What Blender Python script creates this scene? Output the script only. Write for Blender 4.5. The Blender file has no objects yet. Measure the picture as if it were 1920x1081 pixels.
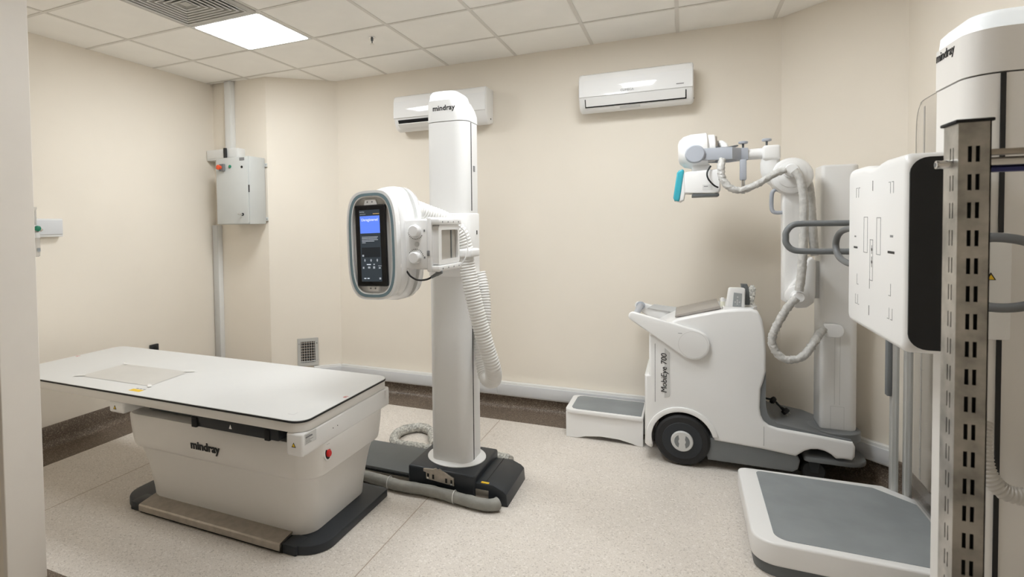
import bpy, bmesh, math, random
from mathutils import Vector, Matrix
random.seed(7)
PI = math.pi
SC = bpy.context.scene
COL = SC.collection

# ------------------------------------------------------------------ camera
CAMH = 1.55
f_px, yaw, pitch, roll, pcx, pcy = 1064.3048, -0.4425, -0.0315, -0.0147, -181.2216, -85.7853
d = Vector((math.sin(yaw) * math.cos(pitch), math.cos(yaw) * math.cos(pitch), math.sin(pitch)))
r0 = Vector((math.cos(yaw), -math.sin(yaw), 0))
u0 = r0.cross(d)
rv = math.cos(roll) * r0 + math.sin(roll) * u0
uv = -math.sin(roll) * r0 + math.cos(roll) * u0
cam_data = bpy.data.cameras.new('camera')
cam_data.sensor_fit = 'HORIZONTAL'
cam_data.sensor_width = 36.0
cam_data.lens = f_px / 1920 * 36.0
cam_data.shift_x = -pcx / 1920
cam_data.shift_y = pcy / 1920
cam_data.clip_start = 0.05
cam_data.dof.use_dof = True
cam_data.dof.focus_distance = 3.3
cam_data.dof.aperture_fstop = 5.6
cam = bpy.data.objects.new('camera', cam_data)
COL.objects.link(cam)
cam.matrix_world = Matrix(((rv.x, uv.x, -d.x, 0), (rv.y, uv.y, -d.y, 0), (rv.z, uv.z, -d.z, CAMH), (0, 0, 0, 1)))
SC.camera = cam

# ------------------------------------------------------------------ world, exposure
w = bpy.data.worlds.new('world')
SC.world = w
w.use_nodes = True
w.node_tree.nodes['Background'].inputs[0].default_value = (0.9, 0.9, 1.0, 1)
w.node_tree.nodes['Background'].inputs[1].default_value = 0.05
SC.view_settings.view_transform = 'Standard'
SC.view_settings.look = 'None'
SC.view_settings.exposure = 0.0
SC.view_settings.gamma = 1.0
SC.view_settings.use_curve_mapping = False
SC.cycles.use_denoising = True
SC.cycles.max_bounces = 7
SC.cycles.diffuse_bounces = 5
SC.cycles.glossy_bounces = 3
SC.cycles.transmission_bounces = 5
SC.cycles.transparent_max_bounces = 8
SC.cycles.caustics_reflective = False
SC.cycles.caustics_refractive = False
SC.cycles.use_adaptive_sampling = True
SC.cycles.adaptive_threshold = 0.07
PANEL_POWER = 26.0          # ceiling LED panels: emission strength
PANELS = [(1, 1), (4, -1), (5, 1)]   # ceiling tiles that carry an LED panel

# ------------------------------------------------------------------ materials
def mat(name, col, rough=0.5, metal=0.0, var=0.03, nscale=8.0, bump=0.0, bscale=60.0, emit=None, estr=0.0,
        alpha=1.0, trans=0.0, ior=1.45, coat=0.0, spec=0.5, two=None):
    m = bpy.data.materials.new(name)
    m.use_nodes = True
    nt = m.node_tree
    b = nt.nodes['Principled BSDF']
    tc = nt.nodes.new('ShaderNodeTexCoord')
    n = nt.nodes.new('ShaderNodeTexNoise')
    n.inputs['Scale'].default_value = nscale
    n.inputs['Detail'].default_value = 4
    nt.links.new(tc.outputs['Object'], n.inputs['Vector'])
    r = nt.nodes.new('ShaderNodeValToRGB')
    c1 = tuple(max(0, c * (1 - var)) for c in col)
    c2 = tuple(min(1, c * (1 + var)) for c in (two or col))
    r.color_ramp.elements[0].position = 0.35
    r.color_ramp.elements[1].position = 0.65
    r.color_ramp.elements[0].color = (*c1, 1)
    r.color_ramp.elements[1].color = (*c2, 1)
    nt.links.new(n.outputs['Fac'], r.inputs['Fac'])
    nt.links.new(r.outputs['Color'], b.inputs['Base Color'])
    b.inputs['Roughness'].default_value = rough
    b.inputs['Metallic'].default_value = metal
    b.inputs['IOR'].default_value = ior
    b.inputs['Specular IOR Level'].default_value = spec
    b.inputs['Alpha'].default_value = alpha
    b.inputs['Transmission Weight'].default_value = trans
    b.inputs['Coat Weight'].default_value = coat
    if emit:
        b.inputs['Emission Color'].default_value = (*emit, 1)
        b.inputs['Emission Strength'].default_value = estr
    if bump:
        n2 = nt.nodes.new('ShaderNodeTexNoise')
        n2.inputs['Scale'].default_value = bscale
        n2.inputs['Detail'].default_value = 3
        nt.links.new(tc.outputs['Object'], n2.inputs['Vector'])
        bp = nt.nodes.new('ShaderNodeBump')
        bp.inputs['Strength'].default_value = bump
        bp.inputs['Distance'].default_value = 0.01
        nt.links.new(n2.outputs['Fac'], bp.inputs['Height'])
        nt.links.new(bp.outputs['Normal'], b.inputs['Normal'])
    return m

def speckle(name, base, dark, light, rough, scale=160.0, amt=0.10, big=0.05):
    """sheet vinyl: base colour, cloudy variation, dark and light chips"""
    m = bpy.data.materials.new(name)
    m.use_nodes = True
    nt = m.node_tree
    b = nt.nodes['Principled BSDF']
    tc = nt.nodes.new('ShaderNodeTexCoord')
    def vor(sc):
        v = nt.nodes.new('ShaderNodeTexVoronoi')
        v.inputs['Scale'].default_value = sc
        nt.links.new(tc.outputs['Object'], v.inputs['Vector'])
        return v
    n = nt.nodes.new('ShaderNodeTexNoise')
    n.inputs['Scale'].default_value = 2.5
    n.inputs['Detail'].default_value = 5
    nt.links.new(tc.outputs['Object'], n.inputs['Vector'])
    r = nt.nodes.new('ShaderNodeValToRGB')
    r.color_ramp.elements[0].position = 0.3
    r.color_ramp.elements[1].position = 0.7
    r.color_ramp.elements[0].color = (*[c * (1 - big) for c in base], 1)
    r.color_ramp.elements[1].color = (*[min(1, c * (1 + big)) for c in base], 1)
    nt.links.new(n.outputs['Fac'], r.inputs['Fac'])
    prev = r.outputs['Color']
    for sc, colr, th in ((scale, dark, amt), (scale * 0.8, light, amt * 1.6), (scale * 2.2, dark, amt * 1.5)):
        v = vor(sc)
        sep = nt.nodes.new('ShaderNodeSeparateColor')
        nt.links.new(v.outputs['Color'], sep.inputs[0])
        lt = nt.nodes.new('ShaderNodeMath')
        lt.operation = 'LESS_THAN'
        lt.inputs[1].default_value = th
        nt.links.new(sep.outputs[0], lt.inputs[0])
        mul = nt.nodes.new('ShaderNodeMath')
        mul.operation = 'MULTIPLY'
        mul.inputs[1].default_value = 0.7
        nt.links.new(lt.outputs[0], mul.inputs[0])
        mx = nt.nodes.new('ShaderNodeMix')
        mx.data_type = 'RGBA'
        nt.links.new(mul.outputs[0], mx.inputs['Factor'])
        nt.links.new(prev, mx.inputs['A'])
        mx.inputs['B'].default_value = (*colr, 1)
        prev = mx.outputs['Result']
    nt.links.new(prev, b.inputs['Base Color'])
    b.inputs['Roughness'].default_value = rough
    b.inputs['Specular IOR Level'].default_value = 0.35
    return m

M = {}
M['wall'] = mat('wall_paint', (0.86, 0.797, 0.705), 0.62, var=0.015, nscale=1.5, bump=0.03, bscale=220, spec=0.3)
M['ceil_tile'] = mat('ceiling_tile_board', (0.95, 0.925, 0.88), 0.9, var=0.02, nscale=3, bump=0.06, bscale=400, spec=0.1)
M['tee'] = mat('ceiling_tee_enamel', (0.74, 0.71, 0.66), 0.5, var=0.01)
M['floor'] = speckle('floor_vinyl', (0.72, 0.665, 0.605), (0.50, 0.45, 0.40), (0.84, 0.79, 0.74), 0.42, 150, 0.07, 0.04)
M['skirt'] = speckle('skirting_vinyl', (0.165, 0.125, 0.095), (0.08, 0.06, 0.045), (0.36, 0.30, 0.24), 0.42, 240, 0.16, 0.15)
M['weld'] = mat('vinyl_weld_rod', (0.46, 0.38, 0.31), 0.5)
M['jamb'] = mat('door_frame_enamel', (0.80, 0.75, 0.69), 0.45, var=0.01)
M['trunk'] = mat('trunking_pvc', (0.80, 0.80, 0.79), 0.35, var=0.01)
M['trunk_lid'] = mat('trunking_lid_pvc', (0.68, 0.69, 0.71), 0.38, var=0.01)
M['white'] = mat('white_plastic', (0.86, 0.855, 0.85), 0.33, var=0.008, nscale=3)
M['warm'] = mat('warm_white_enamel', (0.80, 0.775, 0.745), 0.38, var=0.008, nscale=3)
M['gloss'] = mat('glossy_white_plastic', (0.88, 0.88, 0.885), 0.08, var=0.004, coat=0.3)
M['top'] = mat('table_laminate', (0.70, 0.70, 0.695), 0.42, var=0.006)
M['lgrey'] = mat('light_grey_plastic', (0.62, 0.62, 0.61), 0.42, var=0.01)
M['cab'] = mat('grey_powder_coat', (0.60, 0.615, 0.605), 0.45, var=0.01, bump=0.02, bscale=300)
M['mgrey'] = mat('mid_grey_plastic', (0.19, 0.20, 0.208), 0.45, var=0.02)
M['bgrey'] = mat('blue_grey_plastic', (0.43, 0.455, 0.51), 0.4, var=0.015)
M['dgrey'] = mat('dark_grey_plastic', (0.125, 0.135, 0.14), 0.45, var=0.03)
M['matgrey'] = mat('grey_rubber_mat', (0.27, 0.29, 0.30), 0.62, var=0.06, nscale=6, bump=0.05, bscale=500)
M['black'] = mat('black_plastic', (0.016, 0.018, 0.021), 0.42, var=0.05)
M['blackm'] = mat('black_matte', (0.010, 0.010, 0.011), 0.75, var=0.05)
M['panelside'] = mat('black_side_film', (0.010, 0.011, 0.013), 0.45, var=0.03)
M['navy'] = mat('dark_slate_plastic', (0.022, 0.026, 0.032), 0.42, var=0.05)
M['rubber'] = mat('tyre_rubber', (0.016, 0.016, 0.017), 0.6, var=0.1, nscale=20)
M['alu'] = mat('anodised_aluminium', (0.60, 0.60, 0.58), 0.38, metal=0.35, var=0.03)
M['tower'] = mat('satin_aluminium_paint', (0.80, 0.795, 0.785), 0.36, metal=0.0, var=0.008, nscale=2)
M['steel'] = mat('brushed_steel', (0.46, 0.42, 0.37), 0.32, metal=0.9, var=0.08, nscale=30)
M['chrome'] = mat('chrome', (0.72, 0.72, 0.72), 0.12, metal=1.0, var=0.03)
M['slotted'] = mat('worn_zinc_steel', (0.30, 0.295, 0.28), 0.30, metal=0.9, var=0.10, nscale=16, two=(0.50, 0.485, 0.46), bump=0.04, bscale=30)
M['hose'] = mat('white_corrugated_hose', (0.80, 0.79, 0.77), 0.3, var=0.02)
M['hosegrey'] = mat('ivory_corrugated_hose', (0.55, 0.53, 0.50), 0.4, var=0.02)
M['wrap'] = mat('grey_cable_wrap', (0.57, 0.56, 0.54), 0.34, var=0.10, nscale=40, bump=0.6, bscale=55)
M['sleeve'] = mat('grey_fabric_sleeve', (0.30, 0.295, 0.27), 0.55, var=0.12, nscale=14, bump=0.4, bscale=30)
M['film'] = mat('crumpled_film_wrap', (0.55, 0.54, 0.50), 0.16, var=0.35, nscale=70, bump=1.0, bscale=90)
M['ringblue'] = mat('steel_blue_ring', (0.23, 0.33, 0.385), 0.25, var=0.03, metal=0.2)
M['teal'] = mat('teal_plastic', (0.055, 0.40, 0.50), 0.22, var=0.03)
M['red'] = mat('red_button', (0.62, 0.02, 0.02), 0.3)
M['orange'] = mat('orange_red_button', (0.80, 0.10, 0.03), 0.35)
M['green'] = mat('green_lamp', (0.02, 0.22, 0.13), 0.25)
M['yellow'] = mat('yellow_label', (0.85, 0.55, 0.02), 0.45)
M['ink'] = mat('black_ink', (0.012, 0.012, 0.013), 0.5)
M['inkgrey'] = mat('grey_ink', (0.24, 0.24, 0.25), 0.5)
M['paper'] = mat('label_paper', (0.70, 0.70, 0.69), 0.5)
M['keypad'] = mat('grey_keypad', (0.33, 0.35, 0.36), 0.45)
M['glasswin'] = mat('collimator_window', (0.40, 0.37, 0.33), 0.12, var=0.02)
M['clear'] = mat('clear_acrylic', (1, 1, 1), 0.02, var=0.0, trans=1.0, ior=1.12, alpha=0.35, spec=0.4)
M['edge'] = mat('acrylic_edge', (0.50, 0.47, 0.43), 0.3, alpha=0.75)
M['sheet'] = mat('translucent_sheet', (0.60, 0.585, 0.56), 0.28, var=0.02)
M['clearplastic'] = mat('clear_plastic', (0.62, 0.60, 0.57), 0.1, alpha=0.45)
M['loopgrey'] = mat('slate_grey_tube', (0.15, 0.155, 0.16), 0.4, var=0.02)
M['taupe'] = mat('taupe_display_back', (0.36, 0.33, 0.30), 0.4)
M['tape'] = mat('clear_tape', (0.90, 0.90, 0.89), 0.12)
M['led'] = mat('led_diffuser', (0.9, 0.9, 0.9), 0.5, emit=(0.95, 0.985, 1.0), estr=PANEL_POWER)
M['cap_light'] = mat('translucent_light_band', (0.86, 0.87, 0.88), 0.25, emit=(0.88, 0.96, 1.0), estr=0.42)
M['screen'] = mat('display_glass', (0.012, 0.012, 0.013), 0.12)
M['scr_bg'] = mat('display_lit_dark', (0.02, 0.025, 0.03), 0.2, emit=(0.05, 0.065, 0.08), estr=0.55)
M['scr_box'] = mat('display_lit_box', (0.01, 0.012, 0.015), 0.2, emit=(0.025, 0.03, 0.035), estr=0.5)
M['scr_blue'] = mat('display_lit_blue', (0.02, 0.05, 0.2), 0.2, emit=(0.13, 0.25, 0.92), estr=1.0)
M['scr_text'] = mat('display_lit_text', (0.5, 0.5, 0.5), 0.3, emit=(0.75, 0.85, 1.0), estr=0.75)
M['scr_dim'] = mat('display_lit_dim_text', (0.3, 0.3, 0.3), 0.3, emit=(0.45, 0.52, 0.6), estr=0.55)
M['scr_amber'] = mat('display_lit_amber', (0.3, 0.2, 0.1), 0.3, emit=(0.8, 0.5, 0.15), estr=0.6)
M['blue'] = mat('dark_blue_strip', (0.03, 0.035, 0.16), 0.4)
M['duct'] = mat('duct_interior', (0.012, 0.012, 0.012), 0.9)
M['vent'] = mat('vent_enamel', (0.52, 0.505, 0.475), 0.45, var=0.01)
M['cream'] = mat('cream_plastic', (0.70, 0.69, 0.58), 0.4)

# ------------------------------------------------------------------ mesh helpers
def B():
    return bmesh.new()

def _bev(bm, off, seg=2, geom=None):
    if off <= 0:
        return
    es = geom if geom is not None else bm.edges[:]
    bmesh.ops.bevel(bm, geom=es, offset=off, segments=seg, profile=0.5, affect='EDGES', clamp_overlap=True)

def merge(dst, src):
    me = bpy.data.meshes.new('tmp')
    src.to_mesh(me)
    src.free()
    dst.from_mesh(me)
    bpy.data.meshes.remove(me)
    return dst

def box(x0, x1, y0, y1, z0, z1, bev=0.0, seg=2, bm=None):
    b = B()
    vs = [b.verts.new(p) for p in ((x0, y0, z0), (x1, y0, z0), (x1, y1, z0), (x0, y1, z0), (x0, y0, z1), (x1, y0, z1), (x1, y1, z1), (x0, y1, z1))]
    for f in ((3, 2, 1, 0), (4, 5, 6, 7), (0, 1, 5, 4), (1, 2, 6, 5), (2, 3, 7, 6), (3, 0, 4, 7)):
        b.faces.new([vs[i] for i in f])
    _bev(b, bev, seg)
    return merge(bm, b) if bm is not None else b

def axpt(axis, p, h):
    if axis == 'x':
        return (h, p[0], p[1])
    if axis == 'y':
        return (p[0], h, p[1])
    return (p[0], p[1], h)

def prism(pts, axis, a0, a1, bev=0.0, seg=2, bm=None, only=None):
    """extrude a closed 2D outline along an axis; bev rounds the rims of both caps"""
    b = B()
    n = len(pts)
    lo = [b.verts.new(axpt(axis, p, a0)) for p in pts]
    hi = [b.verts.new(axpt(axis, p, a1)) for p in pts]
    f0 = b.faces.new(lo)
    f1 = b.faces.new(list(reversed(hi)))
    for i in range(n):
        j = (i + 1) % n
        b.faces.new((lo[j], lo[i], hi[i], hi[j]))
    bmesh.ops.recalc_face_normals(b, faces=b.faces[:])
    if bev > 0:
        rims = []
        if only != 'hi':
            rims += list(f0.edges)
        if only != 'lo':
            rims += list(f1.edges)
        _bev(b, bev, seg, rims)
    return merge(bm, b) if bm is not None else b

def ring_prism(outer, inner, axis, a0, a1, bm=None):
    b = B()
    n = len(outer)
    vs = [[b.verts.new(axpt(axis, p, h)) for p in o] for o, h in ((outer, a0), (inner, a0), (outer, a1), (inner, a1))]
    for i in range(n):
        j = (i + 1) % n
        b.faces.new((vs[0][i], vs[0][j], vs[1][j], vs[1][i]))
        b.faces.new((vs[2][i], vs[3][i], vs[3][j], vs[2][j]))
        b.faces.new((vs[0][i], vs[2][i], vs[2][j], vs[0][j]))
        b.faces.new((vs[1][i], vs[1][j], vs[3][j], vs[3][i]))
    bmesh.ops.recalc_face_normals(b, faces=b.faces[:])
    return merge(bm, b) if bm is not None else b

def rrect(x0, x1, y0, y1, r, n=5):
    """rounded rectangle outline; r is one radius or four (x0y0, x1y0, x1y1, x0y1)"""
    if not isinstance(r, (tuple, list)):
        r = (r,) * 4
    out = []
    for (cx, cy, a, rr) in ((x0 + r[0], y0 + r[0], PI, r[0]), (x1 - r[1], y0 + r[1], 1.5 * PI, r[1]), (x1 - r[2], y1 - r[2], 0, r[2]), (x0 + r[3], y1 - r[3], 0.5 * PI, r[3])):
        for k in range(n + 1):
            t = a + 0.5 * PI * k / n
            out.append((cx + rr * math.cos(t), cy + rr * math.sin(t)))
    return out

def circ(cx, cy, r, n=32, a0=0.0, a1=None):
    if a1 is None:
        return [(cx + r * math.cos(a0 + 2 * PI * k / n), cy + r * math.sin(a0 + 2 * PI * k / n)) for k in range(n)]
    return [(cx + r * math.cos(a0 + (a1 - a0) * k / n), cy + r * math.sin(a0 + (a1 - a0) * k / n)) for k in range(n + 1)]

def superell(cx, cy, a, b, p, n=48):
    out = []
    for k in range(n):
        t = 2 * PI * k / n
        c, s = math.cos(t), math.sin(t)
        out.append((cx + a * math.copysign(abs(c) ** (2 / p), c), cy + b * math.copysign(abs(s) ** (2 / p), s)))
    return out

def loft(rings, cap=True, bm=None, bevtop=0.0, bevbot=0.0):
    b = B()
    vr = [[b.verts.new(p) for p in ring] for ring in rings]
    n = len(rings[0])
    for a, c in zip(vr[:-1], vr[1:]):
        for i in range(n):
            j = (i + 1) % n
            b.faces.new((a[i], a[j], c[j], c[i]))
    f0 = f1 = None
    if cap:
        f0 = b.faces.new(list(reversed(vr[0])))
        f1 = b.faces.new(vr[-1])
    bmesh.ops.recalc_face_normals(b, faces=b.faces[:])
    if bevtop and f1:
        _bev(b, bevtop, 3, list(f1.edges))
    return merge(bm, b) if bm is not None else b

def zr(pts, z):
    return [(p[0], p[1], z) for p in pts]

def spline(pts, n=8, closed=False):
    P = [Vector(p) for p in pts]
    out = []
    m = len(P)
    segs = m if closed else m - 1
    for i in range(segs):
        if closed:
            p0, p1, p2, p3 = P[(i - 1) % m], P[i], P[(i + 1) % m], P[(i + 2) % m]
        else:
            p0, p1, p2, p3 = P[max(i - 1, 0)], P[i], P[i + 1], P[min(i + 2, m - 1)]
        for k in range(n):
            t = k / n
            out.append(0.5 * ((2 * p1) + (-p0 + p2) * t + (2 * p0 - 5 * p1 + 4 * p2 - p3) * t * t + (-p0 + 3 * p1 - 3 * p2 + p3) * t ** 3))
    if not closed:
        out.append(P[-1])
    return out

def tube(path, r, seg=12, closed=False, bm=None, cap=True):
    """sweep a circle along a list of points; r is a number or a function of arc length"""
    b = B()
    P = [Vector(p) for p in path]
    n = len(P)
    T = []
    for i in range(n):
        a = P[(i - 1) % n] if (closed or i > 0) else P[i]
        c = P[(i + 1) % n] if (closed or i < n - 1) else P[i]
        T.append((c - a).normalized())
    up = Vector((0, 0, 1)) if abs(T[0].z) < 0.9 else Vector((1, 0, 0))
    nn = (up - T[0] * up.dot(T[0])).normalized()
    rings = []
    s = 0.0
    for i in range(n):
        if i > 0:
            s += (P[i] - P[i - 1]).length
            nn = (nn - T[i] * nn.dot(T[i])).normalized()
        bb = T[i].cross(nn)
        rr = r(s) if callable(r) else r
        rings.append([b.verts.new(P[i] + (nn * math.cos(2 * PI * k / seg) + bb * math.sin(2 * PI * k / seg)) * (rr if not isinstance(rr, list) else rr[k])) for k in range(seg)])
    for i in range(n if closed else n - 1):
        a, c = rings[i], rings[(i + 1) % n]
        for k in range(seg):
            j = (k + 1) % seg
            b.faces.new((a[k], a[j], c[j], c[k]))
    if cap and not closed:
        b.faces.new(list(reversed(rings[0])))
        b.faces.new(rings[-1])
    bmesh.ops.recalc_face_normals(b, faces=b.faces[:])
    return merge(bm, b) if bm is not None else b

def resample(path, step):
    P = [Vector(p) for p in path]
    out = [P[0]]
    acc = 0.0
    for a, c in zip(P[:-1], P[1:]):
        L = (c - a).length
        t = step - acc
        while t <= L:
            out.append(a + (c - a) * (t / L))
            t += step
        acc = L - (t - step)
    return out

def hose(pts, r, pitch=0.016, depth=0.004, seg=18):
    path = resample(spline(pts, 14), pitch / 4)
    return tube(path, lambda s: r + depth * (0.5 + 0.5 * math.cos(2 * PI * s / pitch)) - depth, seg)

def wrapped(pts, r, amp=0.12, seg=14, step=0.012, seed=1):
    """cable in a wrinkled wrap: radius wobbles along and around"""
    rnd = random.Random(seed)
    path = resample(spline(pts, 14), step)
    def rad(s):
        return [r * (1 + 0.5 * amp * math.sin(s * 210 + 4.0 * PI * k / seg + 2.5 * math.sin(s * 55)) + rnd.uniform(-amp, amp) * 0.6) for k in range(seg)]
    return tube(path, rad, seg)

def cyl(p0, p1, r, seg=24, bev=0.0, bm=None, r1=None):
    p0, p1 = Vector(p0), Vector(p1)
    ax = (p1 - p0)
    L = ax.length
    ax.normalize()
    up = Vector((0, 0, 1)) if abs(ax.z) < 0.9 else Vector((1, 0, 0))
    u = ax.cross(up).normalized()
    v = ax.cross(u)
    b = B()
    r1 = r if r1 is None else r1
    lo = [b.verts.new(p0 + (u * math.cos(2 * PI * k / seg) + v * math.sin(2 * PI * k / seg)) * r) for k in range(seg)]
    hi = [b.verts.new(p1 + (u * math.cos(2 * PI * k / seg) + v * math.sin(2 * PI * k / seg)) * r1) for k in range(seg)]
    f0 = b.faces.new(lo)
    f1 = b.faces.new(list(reversed(hi)))
    for i in range(seg):
        j = (i + 1) % seg
        b.faces.new((lo[j], lo[i], hi[i], hi[j]))
    bmesh.ops.recalc_face_normals(b, faces=b.faces[:])
    if bev:
        _bev(b, bev, 2, list(f0.edges) + list(f1.edges))
    return merge(bm, b) if bm is not None else b

def lathe(profile, origin, axis, seg=32, bm=None, sy=1.0):
    """profile: (distance along axis, radius)"""
    o, ax = Vector(origin), Vector(axis).normalized()
    up = Vector((0, 0, 1)) if abs(ax.z) < 0.9 else Vector((1, 0, 0))
    u = ax.cross(up).normalized()
    v = ax.cross(u)
    rings = [[o + ax * h + (u * math.cos(2 * PI * k / seg) * sy + v * math.sin(2 * PI * k / seg)) * max(r, 1e-4) for k in range(seg)] for h, r in profile]
    return loft(rings, True, bm)

def text(body, size, origin, right, up, thick=0.0008, bold=0.0, shear=0.0, align='CENTER', sx=1.0):
    cu = bpy.data.curves.new('txt', 'FONT')
    cu.body = body
    cu.size = size
    cu.align_x = align
    cu.align_y = 'CENTER'
    cu.extrude = thick
    cu.offset = bold
    cu.shear = shear
    cu.resolution_u = 3
    o = bpy.data.objects.new('txt', cu)
    COL.objects.link(o)
    dg = bpy.context.evaluated_depsgraph_get()
    me = bpy.data.meshes.new_from_object(o.evaluated_get(dg))
    b = B()
    b.from_mesh(me)
    bpy.data.objects.remove(o)
    bpy.data.meshes.remove(me)
    bpy.data.curves.remove(cu)
    R, U = Vector(right).normalized(), Vector(up).normalized()
    N = R.cross(U)
    O = Vector(origin)
    for vv in b.verts:
        vv.co = O + R * vv.co.x * sx + U * vv.co.y + N * vv.co.z
    return b

def rot_about(bm, pt, axis, ang):
    bmesh.ops.rotate(bm, verts=bm.verts[:], cent=Vector(pt), matrix=Matrix.Rotation(ang, 3, Vector(axis)))
    return bm

def xform(bm, fn):
    for v in bm.verts:
        v.co = Vector(fn(v.co))
    return bm

def to_obj(name, bm, material, ang=35, smooth=True):
    me = bpy.data.meshes.new(name)
    bm.to_mesh(me)
    bm.free()
    if material:
        me.materials.append(M[material] if isinstance(material, str) else material)
    if smooth:
        for p in me.polygons:
            p.use_smooth = True
        me.set_sharp_from_angle(angle=math.radians(ang))
    o = bpy.data.objects.new(name, me)
    COL.objects.link(o)
    return o

class Thing:
    """an Empty at the thing's base; parts are meshes given in room coordinates (times K)"""
    def __init__(self, name, label, cat, loc, K=1.0, group=None):
        self.K = K
        self.loc = Vector(loc) * K
        self.e = bpy.data.objects.new(name, None)
        self.e.empty_display_size = 0.1
        self.e.location = self.loc
        COL.objects.link(self.e)
        self.e['label'] = label
        self.e['category'] = cat
        if group:
            self.e['group'] = group
    def part(self, name, bm, material, parent=None, label=None, ang=35, smooth=True, kind=None):
        for v in bm.verts:
            v.co = v.co * self.K - self.loc
        o = to_obj(name, bm, material, ang, smooth)
        o.parent = parent or self.e
        if label:
            o['label'] = label
        if kind:
            o['kind'] = kind
        return o

def cut_corner(bm, lim):
    bmesh.ops.bisect_plane(bm, geom=bm.verts[:] + bm.edges[:] + bm.faces[:], plane_co=(lim, 0, 0), plane_no=(1, 1, 0), clear_outer=True)
    bmesh.ops.holes_fill(bm, edges=[e for e in bm.edges if e.is_boundary], sides=0)
    bmesh.ops.recalc_face_normals(bm, faces=bm.faces[:])
    return bm

def single(name, bm, material, label, cat, group=None, K=1.0, ang=35):
    for v in bm.verts:
        v.co = v.co * K
    c = sum((v.co for v in bm.verts), Vector()) / len(bm.verts)
    zmin = min(v.co.z for v in bm.verts)
    base = Vector((c.x, c.y, zmin))
    for v in bm.verts:
        v.co -= base
    o = to_obj(name, bm, material, ang)
    o.location = base
    o['label'] = label
    o['category'] = cat
    if group:
        o['group'] = group
    return o

def structure(name, bm, material, parent=None, smooth=False):
    o = to_obj(name, bm, material, 35, smooth)
    if parent:
        o.parent = parent
    else:
        o['kind'] = 'structure'
    return o

# ------------------------------------------------------------------ room shell
H = 2.918
XL, YB, XR, YF = -4.10, 4.598, 1.13, -1.3
GX, GY = -3.6434, 2.2750
P_AL = (-3.46, 4.15)
P_CH = (-2.98, YB)
P_R1 = (0.60, YB)
P_R2 = (XR, 4.068)
POLY = [(XL, YF), (XR, YF), P_R2, P_R1, P_CH, P_AL, (XL, 4.15)]
structure('floor', prism(POLY, 'z', -0.1, 0.0), 'floor')

def wall(name, a, b, out, z0=0.0, z1=H + 0.12, t=0.12):
    n = Vector((out[0], out[1])).normalized() * t
    pts = [a, b, (b[0] + n.x, b[1] + n.y), (a[0] + n.x, a[1] + n.y)]
    structure(name, prism(pts, 'z', z0, z1), 'wall')
wall('wall_left', (XL, YF - 0.12), (XL, 4.15 + 0.12), (-1, 0))
wall('wall_alcove', (XL - 0.12, 4.15), P_AL, (0, 1))
wall('wall_chamfer', P_AL, P_CH, (-0.68, 0.73))
wall('wall_back', P_CH, P_R1, (0, 1))
wall('wall_angled', P_R1, P_R2, (0.707, 0.707))
wall('wall_right', P_R2, (XR, YF - 0.12), (1, 0))
wall('wall_front', (XL - 0.12, YF), (XR + 0.12, YF), (0, -1))
# entry partition and its door lining at the near left
JX, JY0, JY1 = -2.577, 1.378, 1.540
structure('wall_entry', box(XL, JX - 0.03, JY0 + 0.02, JY1 - 0.02, 0, H), 'wall')
structure('trim_1', box(JX - 0.03, JX, JY0, JY1, 0, H, 0.004), 'jamb')

# coved skirting and dark border
def cove(name, pts, closed=False):
    """sweep a coved-skirting profile along wall foot points (room on the left hand of the run)"""
    prof = [(0.0005, 0.156), (0.007, 0.156), (0.009, 0.152), (0.009, 0.062)]
    for k in range(1, 7):
        t = 0.5 * PI * k / 6
        prof.append((0.009 + 0.05 * (1 - math.cos(t)), 0.062 - 0.0595 * math.sin(t)))
    prof += [(0.30, 0.0024), (0.30, -0.01), (0.0005, -0.01)]
    b = B()
    P = [Vector((p[0], p[1])) for p in pts]
    rings = []
    for i, p in enumerate(P):
        dirs = []
        if i > 0:
            dirs.append((p - P[i - 1]).normalized())
        if i < len(P) - 1:
            dirs.append((P[i + 1] - p).normalized())
        ns = [Vector((-q.y, q.x)) for q in dirs]
        if len(ns) == 2:
            m = (ns[0] + ns[1]).normalized()
            m /= max(0.3, m.dot(ns[0]))
        else:
            m = ns[0]
        rings.append([b.verts.new((p.x + m.x * q[0], p.y + m.y * q[0], q[1])) for q in prof])
    n = len(prof)
    for a, c in zip(rings[:-1], rings[1:]):
        for i in range(n):
            j = (i + 1) % n
            b.faces.new((a[i], a[j], c[j], c[i]))
    b.faces.new(rings[0])
    b.faces.new(list(reversed(rings[-1])))
    bmesh.ops.recalc_face_normals(b, faces=b.faces[:])
    return structure(name, b, 'skirt', smooth=True)
cove('baseboard_back', [P_R2, P_R1, P_CH, P_AL, (XL, 4.15)])
cove('baseboard_left', [(XL, 4.149), (XL, JY1 - 0.02)])
cove('baseboard_right', [(XR, YF), (XR, 4.067)])
structure('trim_2', prism([(XL + 0.3, JY1 - 0.02), (JX + 0.62, JY1 - 0.02), (JX + 0.62, JY1 + 0.034), (XL + 0.3, JY1 + 0.034)], 'z', 0.0, 0.0024), 'skirt')
fl = bpy.data.objects['floor']
for k, x in enumerate((-1.315, -3.2)):
    structure('weld_seam', box(x - 0.0025, x + 0.0025, -1.2, 4.29, 0.0, 0.0008), 'weld', parent=fl)

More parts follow.
